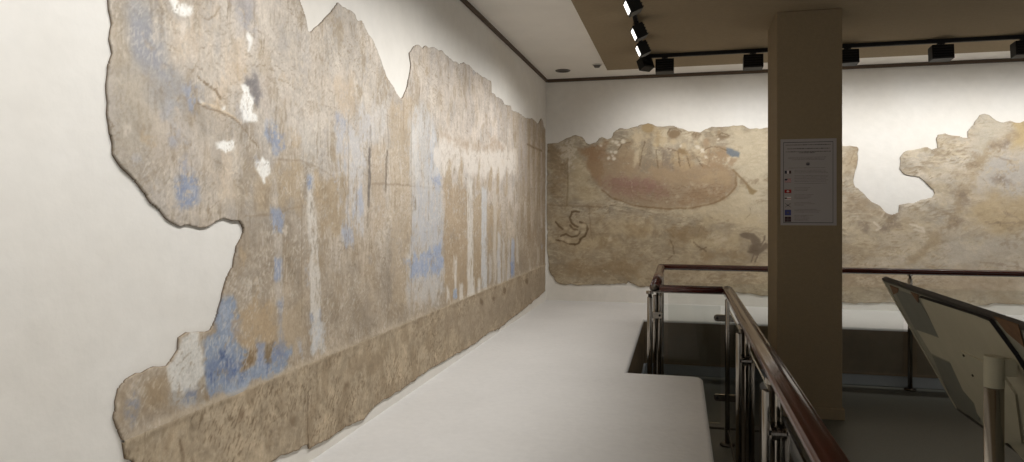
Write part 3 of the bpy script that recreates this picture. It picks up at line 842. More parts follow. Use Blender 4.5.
def paint_back(p):
    p.map = on_back
    P = p.P; al = np.arange(len(P)); g = p.noise
    p.C = np.tile(np.array([167, 155, 136.]), (len(P), 1))
    rt = sstep(1.2, 2.4, P[:, 0] + (g(2) - .5) * .6)[:, None]
    p.C = p.C * (1 - rt) + np.array([183, 173, 158.]) * rt
    p.C *= (.92 + .16 * g(2.2, oct=5))[:, None]
    p.C *= (.91 + .18 * g(8, ax=.7, ay=1.3))[:, None]
    p.C *= (.94 + .12 * g(30, oct=3))[:, None]
    p.blend(al, sstep(.54, .75, g(4, ax=.6, ay=1.4)) * .4, (144, 126, 100))
    p.blend(al, sstep(.55, .75, g(5, ax=.8, ay=1.2)) * .4, (196, 182, 156))
    p.fleck(.1, 10, 50, .60, (130, 114, 92), .45)
    p.fleck(3.0, 9, 40, .60, (204, 192, 168), .5)
    p.fleck(.6, 14, 52, .62, (136, 120, 97), .4)
    p.fleck(2.4, 12, 44, .62, (200, 186, 160), .45)
    # paler sky round the boat, browner water below
    p.wash([(572, 150), (588, 168), (604, 200), (590, 206), (568, 200)], (190, 174, 144), .7, .12, .08)
    p.wash([(732, 130), (768, 130), (768, 235), (738, 232), (730, 200)], (198, 185, 160), .75, .12, .1)
    p.wash([(665, 205), (720, 200), (740, 190), (752, 205), (740, 216), (690, 216)], (192, 176, 148), .7, .1, .08)
    p.wash([(547, 215), (660, 215), (768, 225), (768, 290), (680, 286), (560, 284)], (168, 148, 116), .35, .2, .15)
    for q in ([(604, 222), (640, 218), (660, 230), (640, 238), (610, 234)], [(700, 212), (760, 216), (760, 226), (705, 224)],
              [(690, 238), (735, 232), (738, 246), (695, 250)], [(560, 240), (620, 236), (622, 246), (566, 250)]):
        p.wash(q, (194, 176, 144), .5, .06, .08, f=9)
    for q in ([(668, 230), (705, 226), (712, 238), (690, 242), (670, 240)], [(625, 226), (650, 222), (652, 232), (630, 236)],
              [(600, 238), (612, 238), (614, 246), (598, 246)], [(700, 252), (740, 250), (740, 256), (705, 258)], [(550, 146), (566, 146), (564, 200), (550, 205)],
              [(560, 262), (640, 262), (640, 276), (570, 276)], [(668, 232), (690, 228), (690, 236), (672, 240)]):
        p.wash(q, (142, 120, 90), .5, .06, .07, f=9, brk=.2)
    # the boat
    hull = [(582, 150), (600, 152), (640, 158), (700, 164), (728, 166), (735, 174), (736, 186), (728, 196), (714, 203), (692, 207.5), (665, 209),
            (636, 206), (616, 199), (602, 190), (594, 178), (588, 168)]
    p.fill(hull, (156, 135, 110), .78, .03, .03, .12, 8)
    p.fill([(580, 150), (594, 148), (604, 165), (602, 186), (593, 176), (586, 165)], (148, 121, 92), .65, .04, .05, .2, 8)
    p.fill([(597, 180), (624, 176), (668, 186), (668, 196), (636, 198), (612, 195)], (146, 116, 102), .6, .05, .05, .3, 8)
    p.fill([(612, 178), (660, 180), (660, 190), (620, 190)], (148, 114, 104), .5, .04, .05, .3, 10)
    p.fill([(690, 190), (734, 184), (726, 196), (705, 204), (680, 202)], (148, 122, 94), .55, .05, .05, .3, 8)
    p.fill([(650, 165), (728, 168), (732, 182), (690, 186), (650, 180)], (164, 142, 114), .7, .05, .05, .25, 8)
    p.fill([(700, 178), (722, 168), (734, 176), (730, 186), (706, 184)], (172, 150, 120), .7, .03, .04, .2, 8)
    p.line([(602, 190), (612, 198), (636, 206), (665, 209), (692, 208), (714, 203), (728, 196), (736, 186), (736, 174)], .014, (130, 106, 78), .7, .25)
    p.line([(607, 201), (620, 205), (645, 209)], .012, (192, 176, 150), .6)
    for k in range(5):
        p.line([(610 + 6 * k, 184 + 3 * k), (660, 190 + 3.4 * k), (725, 183 + 3.4 * k)], .008, (132, 106, 82), .4, .5, .02)
    # stern lime and damage
    for q in ([(558, 148), (570, 138), (576, 142), (570, 156), (562, 152)], [(568, 150), (576, 148), (574, 168), (568, 166)], [(561, 152), (568, 152), (568, 162), (562, 160)]):
        p.fill(q, (206, 196, 178), .75, .03, .06, .5, 14)
    p.fill([(563, 164), (568, 160), (568, 175), (563, 173)], (126, 108, 82), .6, .02, .03, .4, 12)
    p.line([(567.5, 160), (568, 180), (567, 206)], .012, (130, 112, 84), .6, .3)
    p.line([(569.5, 150), (569, 172)], .014, (210, 200, 182), .6, .4)
    p.fill([(585, 148), (606, 140), (608, 158), (590, 160)], (146, 116, 88), .6, .04, .05, .3, 9)
    # passengers
    robes = (([(620, 142), (634, 142), (636, 172), (618, 172)], (164, 142, 114)), ([(632, 130), (644, 130), (648, 150), (640, 170), (634, 160)], (198, 180, 150)),
             ([(645, 140), (652, 146), (656, 168), (640, 172), (640, 158)], (146, 133, 114)), ([(662, 148), (671, 148), (672, 168), (662, 168)], (138, 125, 110)),
             ([(652, 126), (662, 130), (664, 148), (654, 146)], (176, 154, 120)), ([(674, 150), (692, 150), (694, 168), (674, 168)], (176, 154, 122)),
             ([(702, 148), (726, 146), (730, 168), (702, 170)], (158, 134, 106)), ([(660, 132), (668, 130), (668, 146), (661, 146)], (196, 182, 156)),
             ([(694, 150), (704, 146), (706, 162), (696, 164)], (190, 172, 144)))
    for q, c in robes: p.fill(q, c, .72, .03, .04, .25, 10)
    for c, r, col in (((674, 134), (6, 4.6), (128, 108, 84)), ((683, 151), (5, 4), (142, 120, 90)), ((696, 137), (4, 4.5), (130, 112, 90)),
                      ((648, 128), (6, 5), (164, 142, 106)), ((723, 137), (6, 2.4), (122, 104, 82)), ((706, 142), (3.5, 5), (160, 138, 112)), ((719, 133), (2, 2.4), (150, 130, 104))):
        p.oval(c, r, col, a=.85, soft=.018, rough=.015)
    for c in ((673, 141), (664, 140), (684, 146), (697, 143), (648, 137)):
        p.oval(c, (2.6, 2.6), (190, 172, 142), a=.7, soft=.02, rough=.02)
    p.fill([(727, 148), (733, 149), (740, 153), (739, 158), (732, 157), (727, 153)], (114, 121, 128), .9, .012, .01)
    p.fill([(731, 158), (738, 158), (732, 166), (728, 163)], (164, 142, 116), .8, .015, .015)
    p.fill([(726, 157), (731, 157), (729, 163), (727, 162)], (204, 190, 166), .8, .012, .012)
    # outlines of the robes and the gaps of pale ground between the sitters
    for q in ([(636, 136), (640, 150), (634, 166)], [(656, 128), (653, 140), (656, 152)], [(690, 140), (688, 148)], [(702, 136), (700, 146), (705, 152)], [(713, 132), (716, 136)]):
        p.line(q, .03, (200, 185, 158), .4, .4)
    for q in ([(618, 150), (622, 144), (630, 142)], [(645, 142), (642, 152), (640, 166)], [(656, 150), (658, 168)], [(668, 148), (678, 152), (680, 166)], [(686, 156), (690, 168)],
              [(668, 134), (670, 129), (676, 128), (681, 132)], [(692, 135), (696, 131), (701, 135)], [(716, 136), (722, 133), (730, 136)], [(704, 150), (714, 146), (726, 150)], [(697, 158), (702, 166)]):
        p.line(q, .010, (112, 94, 72), .6, .3, .010)
    for q in ([(626, 146), (629, 150), (623, 158)], [(659, 147), (664, 150), (662, 168)], [(700, 140), (703, 148), (699, 154)], [(690, 150), (696, 156), (703, 158)], [(641, 148), (639, 168)], [(672, 148), (673, 170)], [(711, 150), (708, 166)]):
        p.line(q, .012, (124, 106, 84), .3, .4, .012)
    for u, v in ((613, 141), (616, 143), (619, 145), (623, 142), (611, 152), (613, 156), (609, 158), (616, 152), (614, 159), (698, 147), (702, 150), (716, 142), (718, 139), (704, 152), (681, 146), (601, 146), (706, 157), (671, 150)):
        p.oval((u, v), (1.5, 1.2), (220, 210, 192), a=.85, soft=.012, rough=.02)
    # oar
    p.line([(733, 170), (741, 178), (749, 187)], .014, (140, 118, 88), .85, .1, .004)
    p.fill([(746, 183), (750, 187), (757, 191), (753, 195), (749, 194)], (150, 130, 98), .95, .01, .01)
    # swirling tentacles, lower left
    K = (102, 84, 62)
    for q in ([(572, 212), (576, 211), (579, 212)], [(572, 213), (570, 218), (572, 223), (575, 226), (578, 227)], [(580, 222), (586, 224), (588, 229), (585, 236), (580, 239)],
              [(556, 222), (559, 226), (563, 229)], [(561, 236), (566, 234), (572, 237), (577, 236), (580, 232)], [(575, 245), (579, 243), (581, 239)], [(556, 240), (562, 241), (570, 244), (575, 244)],
              [(570, 225), (573, 229), (577, 230)]):
        p.line(q, .015, K, .85, .1, .004)
    for u, v in ((551, 238), (553, 241), (561, 244), (568, 241), (566, 228), (571, 230), (563, 239), (585, 225), (576, 232)):
        p.oval((u, v), (2, 2), (196, 180, 152), a=.8, soft=.02, rough=.02)
    p.line([(589, 207), (590, 222), (592, 240)], .01, (134, 114, 88), .5)
    p.oval((610, 238), (2, 4), (204, 190, 164), a=.7, soft=.02, rough=.03)
    p.line([(548, 205), (570, 206), (600, 207)], .012, (128, 108, 82), .5)
    # branches
    for q in ([(670, 240), (673, 246), (674, 254)], [(694, 242), (700, 248), (706, 251)], [(700, 250), (706, 247)], [(672, 256), (668, 260)]):
        p.line(q, .012, (116, 98, 76), .65, .2)
    # long-legged bird
    G = (120, 106, 90)
    p.fill([(739, 234), (746, 232), (754, 234), (760, 240), (762, 246), (766, 242), (768, 246), (762, 252), (756, 256), (750, 252), (752, 245), (750, 240), (743, 238)], G, .9, .012, .008)
    p.fill([(750, 246), (758, 244), (760, 252), (752, 254), (748, 252)], (112, 98, 82), .8, .02, .02)
    for q in ([(754, 254), (751, 262)], [(758, 254), (755, 262)], [(760, 246), (764, 240), (765, 236)]):
        p.line(q, .011, G, .85, .1, .004)
    # right part
    p.wash([(965, 135), (1024, 124), (1060, 120), (1060, 300), (940, 300), (950, 200)], (184, 170, 150), .5, .2, .15)
    p.wash([(970, 135), (985, 118), (1000, 126), (996, 150), (976, 165)], (184, 176, 160), .7, .12, .08)
    p.wash([(985, 160), (1024, 150), (1050, 150), (1050, 190), (1000, 200), (980, 185)], (176, 172, 168), .65, .15, .12, f=7, brk=.35)
    p.wash([(1015, 124), (1040, 122), (1040, 140), (1012, 148)], (180, 158, 116), .7, .05, .05)
    p.wash([(972, 198), (1024, 195), (1060, 200), (1060, 228), (990, 234), (968, 228)], (176, 154, 118), .6, .1, .1)
    p.wash([(945, 234), (990, 236), (1060, 232), (1060, 262), (950, 268)], (172, 164, 152), .5, .12, .12, f=7)
    p.wash([(843, 215), (900, 210), (935, 205), (935, 260), (843, 262)], (176, 158, 130), .4, .15, .1)
    p.wash([(843, 268), (940, 268), (1024, 275), (1024, 304), (843, 302)], (160, 142, 118), .4, .1, .1)
    # diagonal darker pole
    pole = [(1020, 134), (1000, 146), (985, 158), (978, 172), (965, 200), (958, 222), (940, 240), (926, 256), (908, 266), (900, 268), (918, 250), (940, 228), (956, 208), (966, 184), (974, 160), (990, 146), (1008, 134)]
    p.fill(pole, (156, 138, 112), .7, .05, .05, .25, 8)
    for c, r in (((962, 196), (7, 5)), ((964, 206), (3, 4)), ((958, 223), (6, 5)), ((893, 218), (9, 6)), ((889, 226), (8, 4)), ((864, 226), (4, 5)), ((998, 146), (8, 4)), ((1000, 182), (7, 7))):
        p.oval(c, r, (128, 114, 100), a=.65, soft=.05, rough=.06, brk=.35, f=9)
    for q in ([(874, 222), (880, 228), (876, 230)], [(910, 224), (922, 228), (924, 232), (914, 229)], [(905, 206), (934, 198)], [(852, 170), (855, 170), (855, 172), (852, 172)], [(880, 210), (884, 212), (882, 216)]):
        p.line(q, .014, (212, 200, 182), .75, .2)
    p.fill([(843, 147), (858, 147), (856, 175), (843, 178)], (170, 152, 126), .5, .05, .04)
    p.fill([(843, 190), (860, 196), (884, 212), (886, 220), (843, 212)], (160, 142, 118), .5, .05, .05)
    p.line([(843, 213), (870, 214), (884, 220)], .012, (196, 182, 158), .5)
    for q in ([(1004, 212), (1024, 222)], [(985, 222), (1024, 224)], [(995, 156), (1010, 162), (1016, 170)], [(1000, 178), (1004, 190)], [(980, 262), (1024, 268)]):
        p.line(q, .012, (138, 122, 104), .5, .3, .02)
    r = random.Random(78)
    for k in range(110):
        u = r.uniform(552, 1020); v = r.uniform(135, 298); w = r.uniform(2, 11); h = r.uniform(1, 4)
        c = r.choice([(204, 190, 166), (196, 182, 156), (138, 120, 95), (146, 128, 103), (132, 114, 92)])
        p.fill([(u - w, v - h), (u + w * .4, v - h * .9), (u + w, v), (u + w * .5, v + h), (u - w * .7, v + h * .8)], c, r.uniform(.25, .5), .02, .05, .5, 14)
    p.cracks(60, ((-1.4, .75), (4.6, 2.3)), (126, 108, 86), 24, .006, .25)
    p.cracks(40, ((-1.4, .75), (4.6, 2.3)), (204, 190, 166), 25, .006, .2)


poly_b = ragged([on_back(u, v) for u, v in OUT_B], .03, .014, 30)
poly_b[:, 0] = np.maximum(poly_b[:, 0], XW + .012)


def place_back(a, z, d): return np.stack([a, YW - np.asarray(d, float), z], 1)[:, [0, 1, 2]]


pmb = pigment_material('painted_clay_back', (.8, 1, 1.1))
wp = plaster_sheet('wall_painting', poly_b, np.arange(XW, 5.4, .0095), np.arange(.5, 2.7, .0085), place_back, .009, paint_back, pmb, None, .004, (96, 82, 62), 33)
tag(wp, 'wall painting of a boat with passengers and a flying bird on the back wall', 'wall painting')

# ------------------------------------------------------------------ railing
RZ = 1.05
R0 = (-.165, 6.70); R1 = (-.165, 4.86); R2 = (.322, 4.86); R3 = (.322, -.6); R4 = (6.3, 6.70)
rail = thing('railing', 'mahogany topped steel and glass railing round the sunken floor', 'railing', (.322, 4.86, 0))
RO = Vector((-.322, -4.86, 0))


def L(p): return Vector(p) + RO


prof = [(-.036, -.012), (-.036, .004), (-.031, .013), (-.026, .0155), (-.023, .014), (-.016, .020), (0, .023), (.016, .020), (.023, .014), (.026, .0155), (.031, .013),
        (.036, .004), (.036, -.012), (.028, -.022), (.012, -.026), (-.012, -.026), (-.028, -.022)]
for pts in ([(R4[0], R4[1], RZ), (R0[0], R0[1], RZ)], [(R0[0], R0[1] + .03, RZ), (R1[0], R1[1] + .03, RZ)], [(R1[0] + .035, R1[1], RZ), (R2[0] - .035, R2[1], RZ)],
            [(R2[0], R2[1] + .045, RZ), (R2[0], 2.6, RZ), (R3[0], R3[1], RZ)]):
    bm = bmesh.new(); sweep(bm, prof, [L(q) for q in pts])
    o = obj('handrail', bm, M['wood'], rail, True)
# rail under-strip of steel
for a, b in ((R0, R1), (R1, R2), (R2, R3), (R4, R0)):
    bm = bmesh.new()
    sweep(bm, [(-.011, -.032), (.011, -.032), (.011, -.024), (-.011, -.024)], [L((a[0], a[1], RZ)), L((b[0], b[1], RZ))])
    obj('rail_strip', bm, M['steel'], rail)


def post(x, y, ax, r=.0215, twin=True, top=RZ - .03, clamps=(.86, .32)):
    """two slim steel uprights on a round foot, glass clamps between; ax = direction along the rail"""
    ax = Vector(ax); o = Vector((x, y, 0)) + RO; sd_ = Vector((-ax.y, ax.x, 0))
    def lathe(c, pr, seg=24):
        bm = bmesh.new(); rg = []
        for k in range(seg):
            t = 2 * math.pi * k / seg; rg.append([bm.verts.new(c + Vector((q * math.cos(t), q * math.sin(t), z))) for q, z in pr])
        for k in range(seg):
            for q in range(len(pr) - 1): bm.faces.new((rg[k][q], rg[k][q + 1], rg[(k + 1) % seg][q + 1], rg[(k + 1) % seg][q]))
        bm.faces.new([g_[0] for g_ in rg]); bm.faces.new([g_[-1] for g_ in rg])
        return bm
    # foot and central bar that carries the rail
    p = obj('post', lathe(o, [(.05, 0), (.05, .010), (.040, .018), (r * .5, .022), (r * .5, top + .002)]), M['steel_dark'], rail)
    for f in p.data.polygons: f.use_smooth = abs(f.normal.z) < .6
    sh = top - .035
    for sg in (1, -1):
        u_ = obj('upright', lathe(o + sd_ * (sg * r * .78), [(r * .68, .02), (r * .68, sh - .004), (r * .60, sh), (0.001, sh + .001)], 20), M['steel'], p)
        for f in u_.data.polygons: f.use_smooth = abs(f.normal.z) < .6
    obj('collar', lathe(o, [(r * .6, top - .014), (r * 1.0, top - .012), (r * 1.0, top + .006)]), M['steel'], p)
    for cz in clamps:
        for sgn in ((1, -1) if twin else (1,)):
            bm = bmesh.new(); d = ax * sgn
            a = o + Vector((0, 0, cz)) + d * (r * .3); b = a + d * .06
            s = Vector((-ax.y, ax.x, 0))
            q = [a - s * .014 - Vector((0, 0, .022)), b - s * .014 - Vector((0, 0, .022)), b - s * .014 + Vector((0, 0, .022)), a - s * .014 + Vector((0, 0, .022))]
            n = 8; pts = []
            for k in range(n + 1):
                t = math.radians(-90 + 180 * k / n); pts.append(b - s * .014 + d * (.022 * math.cos(t)) + Vector((0, 0, .022 * math.sin(t))))
            pts += [a - s * .014 + Vector((0, 0, .022)), a - s * .014 - Vector((0, 0, .022))]
            add_prism(bm, pts, s * .028)
            obj('glass_clamp', bm, M['steel'], p)
            bm = bmesh.new()
            add_cyl(bm, b - s * .020, b + s * .020, .008, 12)
            obj('clamp_bolt', bm, M['black_soft'], p)
    return p


for y in (3.56, 2.46, 1.36): post(.308, y, (0, 1, 0), .0235)
post(.318, 4.84, (-1, 0, 0), .021, False)
post(-.198, 4.87, (1, 0, 0), .026, False)
post(-.150, 5.00, (0, 1, 0), .021, False)
post(-.165, 6.66, (0, -1, 0), .017, False)
post(1.985, 6.70, (1, 0, 0), .0215, True, RZ - .03, (.86,))
post(4.1, 6.70, (1, 0, 0), .0215)
# corner ball joints
for x, y in (R1, R2, R0):
    bm = bmesh.new()
    g = bmesh.ops.create_uvsphere(bm, u_segments=18, v_segments=12, radius=.032)
    bmesh.ops.transform(bm, matrix=Matrix.Translation(L((x, y, RZ))) @ Matrix.Diagonal((1, 1, .8, 1)), verts=g['verts'])
    obj('corner_joint', bm, M['steel_dark'], rail, True)


def pane(a, b, z0, z1, t=.008):
    a = Vector((a[0], a[1], 0)); b = Vector((b[0], b[1], 0)); d = (b - a).normalized(); s = Vector((-d.y, d.x, 0)) * t / 2
    bm = bmesh.new()
    add_prism(bm, [L(a - s + Vector((0, 0, z0))), L(b - s + Vector((0, 0, z0))), L(b - s + Vector((0, 0, z1))), L(a - s + Vector((0, 0, z1)))], s * 2)
    obj('glass_pane', bm, M['glass'], rail)


pane((-.115, 4.86), (.275, 4.86), .14, .935)
for y0, y1 in ((3.67, 4.78), (2.57, 3.57), (1.47, 2.47)): pane((.322, y0), (.322, y1), .14, .935)
pane((-.165, 5.07), (-.165, 6.6), .14, .935)
pane((-.1, 6.70), (1.93, 6.70), .14, .9); pane((2.04, 6.70), (4.05, 6.70), .14, .9)
# low tie bar at the bay
bm = bmesh.new(); add_cyl(bm, L((-.12, 4.86, .105)), L((.30, 4.86, .105)), .008, 14); obj('tie_bar', bm, M['steel_dark'], rail)
bm = bmesh.new(); add_cyl(bm, L((.322, 4.80, .105)), L((.322, .5, .105)), .008, 14); obj('tie_bar', bm, M['steel_dark'], rail)

# ------------------------------------------------------------------ information board seen from behind, on its steel post
BP0 = on_y(885.5, 278.2, 3.0); BP1 = on_y(959.5, 407, 3.0)
A = (BP1 - BP0); BN = A.normalized().cross(Vector((0, 1, 0))).normalized()
if BN.x > 0: BN = -BN                       # towards the viewer's side (the back of the board)
Y1 = 1.72
_pp = on_plane(994, 357, BP0 + BN * .055, BN); px0, py0 = _pp.x, _pp.y
PR = 8.6 / F * (px0 * -ST + py0 * CT)
stand = thing('information_stand', 'tilted information board on a steel post seen from behind, right of the pillar', 'information stand', (px0, py0, 0))
SO = Vector((-px0, -py0, 0))


def B(u, v, off=0.0):
    return on_plane(u, v, BP0, BN) + BN * off + SO


def brd(name, pts, th, m, parent=stand):
    bm = bmesh.new(); add_prism(bm, pts, BN * th); return obj(name, bm, m, parent)


c0 = BP0 + SO; c1 = BP1 + SO; dy = Vector((0, Y1 - 3.0, 0)); ca = A.normalized()
brd('board', [c0, c1, c1 + dy, c0 + dy], .010, M['backing'])
brd('board_face', [c0 - BN * .006, c1 - BN * .006, c1 + dy - BN * .006, c0 + dy - BN * .006], .0058, M['face'])
# dark edging round the sheet
e = .006
for a, b, w in ((c0, c0 + dy, ca), (c1, c1 + dy, -ca)):
    brd('edge_strip', [a - w * e - BN * .004, a + w * e - BN * .004, b + w * e - BN * .004, b - w * e - BN * .004], .017, M['edge'])
yv = Vector((0, -1, 0))
brd('edge_strip', [c0 + yv * .01, c0 + yv * -.004, c1 + yv * -.004, c1 + yv * .01], .014, M['cream'])
# cream panel with cut corners, its dark reveal and cards pasted on
p_oct = [(925, 294.5), (985, 312.5), (997, 317), (1023, 352), (1050, 395), (1065, 470), (1040, 470), (968, 388), (945, 337)]
brd('back_panel', [B(u, v, .0105) for u, v in p_oct], .008, M['cream'])
rv = [((925, 294.5), (985, 312.5)), ((985, 312.5), (997, 317)), ((997, 317), (1023, 352)), ((1023, 352), (1050, 395))]
for (a, b), w in zip(rv, (.8, 1.3, 1.6, 1.6)):
    pa = B(*a, .011); pb = B(*b, .011); d = (pb - pa).normalized(); s = BN.cross(d) * (.0016 * w)
    brd('panel_reveal', [pa - s, pb - s, pb + s, pa + s], .010, M['black_soft'])
brd('pasted_card', [B(u, v, .0102) for u, v in ((896, 287), (920, 295), (944, 336), (918, 328))], .0015, M['patchgrey'])
brd('pasted_card', [B(u, v, .0102) for u, v in ((935, 354), (962, 366), (983, 396), (983, 421), (957.5, 406))], .0015, M['patchgrey'])
brd('cream_strip', [B(u, v, .0102) for u, v in ((920, 329), (945, 338), (966, 366), (934, 352))], .0012, M['cream'])
for q in ([(893, 283.5), (902, 287), (901, 291), (897, 293)], [(914, 290), (922, 293), (922, 301), (919, 297)], [(999, 314), (1024, 322), (1030, 345), (1012, 330)]):
    brd('worn_patch', [B(u, v, .0122) for u, v in q], .002, M['rust'])
# mounting plate and sleeve
brd('mounting_plate', [B(u, v, .0188) for u, v in ((968, 348), (1008, 366), (1024, 391), (1030, 440), (1004, 440), (984, 410))], .006, M['cream'])
for u, v in ((972, 352), (981, 372), (1013, 376)):
    bm = bmesh.new(); q = B(u, v, .0248); add_cyl(bm, q, q + BN * .004, .004, 12); obj('screw', bm, M['steel_dark'], stand)
zt = on_plane(994, 387, (0, py0, 0), Vector((0, 1, 0))).z
zb = on_plane(994, 356, (0, py0, 0), Vector((0, 1, 0))).z
bm = bmesh.new(); add_cyl(bm, (0, 0, 0), (0, 0, zt), PR, 32)
o = obj('post', bm, M['steel'], stand)
for f in o.data.polygons: f.use_smooth = abs(f.normal.z) < .9
bm = bmesh.new(); add_cyl(bm, (0, 0, zt), (0, 0, zb), PR * 1.03, 28)
hz = Vector((BN.x, 0, 0)).normalized()                 # arm from the sleeve back to the board
add_box(bm, (0, -PR * .5, zt + .03), (.05, PR * .5, zb - .004), .003)
o = obj('sleeve', bm, M['cream'], stand)
bm = bmesh.new(); add_cyl(bm, (0, 0, 0), (0, 0, .012), .14, 40); obj('base_plate', bm, M['steel_dark'], stand)

# ------------------------------------------------------------------ notice on the pillar
sy = PY0 - .001
tl = on_y(780.5, 139.5, sy); br = on_y(836.5, 225.5, sy)
sw, sh = br.x - tl.x, tl.z - br.z
poster = thing('notice_poster', 'framed paper notice with small flags and lines of text on the pillar', 'poster', (tl.x, sy, br.z))


def rect(bm, x0, z0, x1, z1, d):
    vs = [bm.verts.new(q) for q in ((x0, -d, z0), (x1, -d, z0), (x1, -d, z1), (x0, -d, z1))]; bm.faces.new(vs)


bm = bmesh.new(); add_box(bm, (0, -.004, 0), (sw, 0, sh)); obj('sheet', bm, M['paper'], poster)


def X(f): return f * sw


def Z(f): return (1 - f) * sh


bm = bmesh.new()
for a in ((.05, .035, .058, .972), (.932, .035, .94, .972)):
    rect(bm, X(a[0]), Z(a[3]), X(a[2]), Z(a[1]), .0045)
for a in ((.05, .035, .94, .041), (.05, .966, .94, .972)):
    rect(bm, X(a[0]), Z(a[3]), X(a[2]), Z(a[1]), .0045)
obj('printed_border', bm, M['ink'], poster)
rr = random.Random(3)


def text_lines(rows, h, m, name):
    for z, x0, x1 in rows:                      # each line of print one ragged strip
        bm = bmesh.new(); x = x0; top = []; bot = []
        while x < x1:
            w = min(rr.uniform(.012, .05), x1 - x); k = rr.uniform(.55, 1)
            top += [(x, z - h / 2 * k), (x + w, z - h / 2 * k)]; bot += [(x, z + h / 2 * k), (x + w, z + h / 2 * k)]
            x += w
            if x < x1 - .01:
                top += [(x, z - h * .1), (x + .008, z - h * .1)]; bot += [(x, z + h * .1), (x + .008, z + h * .1)]; x += .008
        T = [bm.verts.new((X(a), -.0045, Z(b))) for a, b in top]; U = [bm.verts.new((X(a), -.0045, Z(b))) for a, b in bot]
        for q in range(len(T) - 1): bm.faces.new((T[q], T[q + 1], U[q + 1], U[q]))
        obj(name, bm, m, poster)


text_lines([(.068, .09, .9), (.112, .12, .88), (.147, .09, .9), (.16, .33, .62)], .010, M['inkdark'], 'heading_line')
text_lines([(.212, .14, .82), (.226, .13, .8), (.24, .2, .78), (.335, .14, .8)], .007, M['inkgrey'], 'text_line')
rows = []
for z, n, x1 in ((.362, 3, .9), (.425, 3, .9), (.475, 2, .9), (.515, 1, .88), (.565, 3, .56), (.645, 4, .6), (.735, 2, .66), (.765, 1, .52), (.815, 3, .75), (.885, 5, .6)):
    for k in range(n): rows.append((z + k * .0155, .25, x1 - rr.uniform(0, .12)))
text_lines(rows, .006, M['inkgrey'], 'text_line')
bm = bmesh.new(); g = bmesh.ops.create_circle(bm, cap_ends=True, segments=24, radius=.034 * sw * 1.1)
bmesh.ops.transform(bm, matrix=Matrix.Translation((X(.492), -.0045, Z(.29))) @ Matrix.Rotation(math.radians(90), 4, 'X'), verts=g['verts'])
em = obj('printed_emblem', bm, M['inkgrey'], poster)
bm = bmesh.new(); rect(bm, X(.465), Z(.30), X(.52), Z(.285), .005); obj('emblem_mark', bm, M['ink'], em)


def flag(z0, z1, base, bits, x0=.075, x1=.19, label=None):
    bm = bmesh.new(); rect(bm, X(x0), Z(z1), X(x1), Z(z0), .0045); o = obj('flag', bm, base, poster)
    if label: o['label'] = label
    for (a, b, c, d, m) in bits:
        bm = bmesh.new(); rect(bm, X(x0 + (x1 - x0) * a), Z(z1 + (z0 - z1) * b), X(x0 + (x1 - x0) * c), Z(z1 + (z0 - z1) * d), .005)
        obj('flag_field', bm, m, o)
    return o


flag(.365, .40, M['pale'], [(0, 0, .36, 1, M['ink']), (.68, 0, 1, 1, M['maroon'])], label='dark, white and red upright striped flag')
flag(.46, .50, M['red'], [(0, .45, .42, 1, M['ink'])] + [(0 if k < 2 else .42, .12 + .28 * k, 1, .24 + .28 * k, M['pale']) for k in range(3)], label='red and white striped flag with dark corner')
flag(.585, .625, M['red'], [(.42, .22, .58, .78, M['pale']), (.3, .4, .7, .6, M['pale'])], .07, .195, 'red flag with a white cross')
flag(.67, .705, M['pale'], [(0, .3, .35, .8, M['maroon']), (.35, .3, 1, .48, M['red'])], label='white flag with dark red bands')
f5 = flag(.745, .79, M['paper'], [(.36, .36, .64, .64, M['ink'])], label='pale flag with a dark diagonal cross')
for s in (1, -1):
    bm = bmesh.new(); ax, az = X(.08), Z(.79 if s > 0 else .745); bx_, bz = X(.185), Z(.745 if s > 0 else .79); w = .0022
    vs = [bm.verts.new(q) for q in ((ax, -.0048, az - w), (bx_, -.0048, bz - w), (bx_, -.0048, bz + w), (ax, -.0048, az + w))]; bm.faces.new(vs)
    obj('flag_cross', bm, M['inkdark'], f5)
flag(.82, .885, M['blue'], [(.35, .35, .65, .65, M['inkdark'])], label='plain blue flag')
flag(.9, .96, M['maroon'], [(.45, 0, .55, 1, M['inkdark']), (0, .45, 1, .55, M['inkdark'])], label='dark red and navy flag')

# ------------------------------------------------------------------ track lighting
TZ = ZC - .012
TX, TY = -.298, 6.86
LTX = -.335


def track(name, lo, hi, label):
    c = Vector(((lo[0] + hi[0]) / 2, (lo[1] + hi[1]) / 2, TZ)); t = thing('lighting_track', label, 'lighting track', c)
    bm = bmesh.new(); add_box(bm, Vector((*lo, TZ - .034)) - c, Vector((*hi, TZ)) - c, .003); obj('channel', bm, M['black'], t)
    bm = bmesh.new()
    add_box(bm, Vector((lo[0] + .006, lo[1] + .006, TZ - .036)) - c, Vector((hi[0] - .006, hi[1] - .006, TZ - .0335)) - c)
    obj('conductor_slot', bm, M['black_soft'], t)


track('lighting_track', (LTX - .017, -1.8), (LTX + .017, TY - .018), 'black lighting track on the dark ceiling running along the left wall')
track('lighting_track', (LTX - .017, TY - .017), (6.2, TY + .017), 'black lighting track on the dark ceiling running along the back wall')


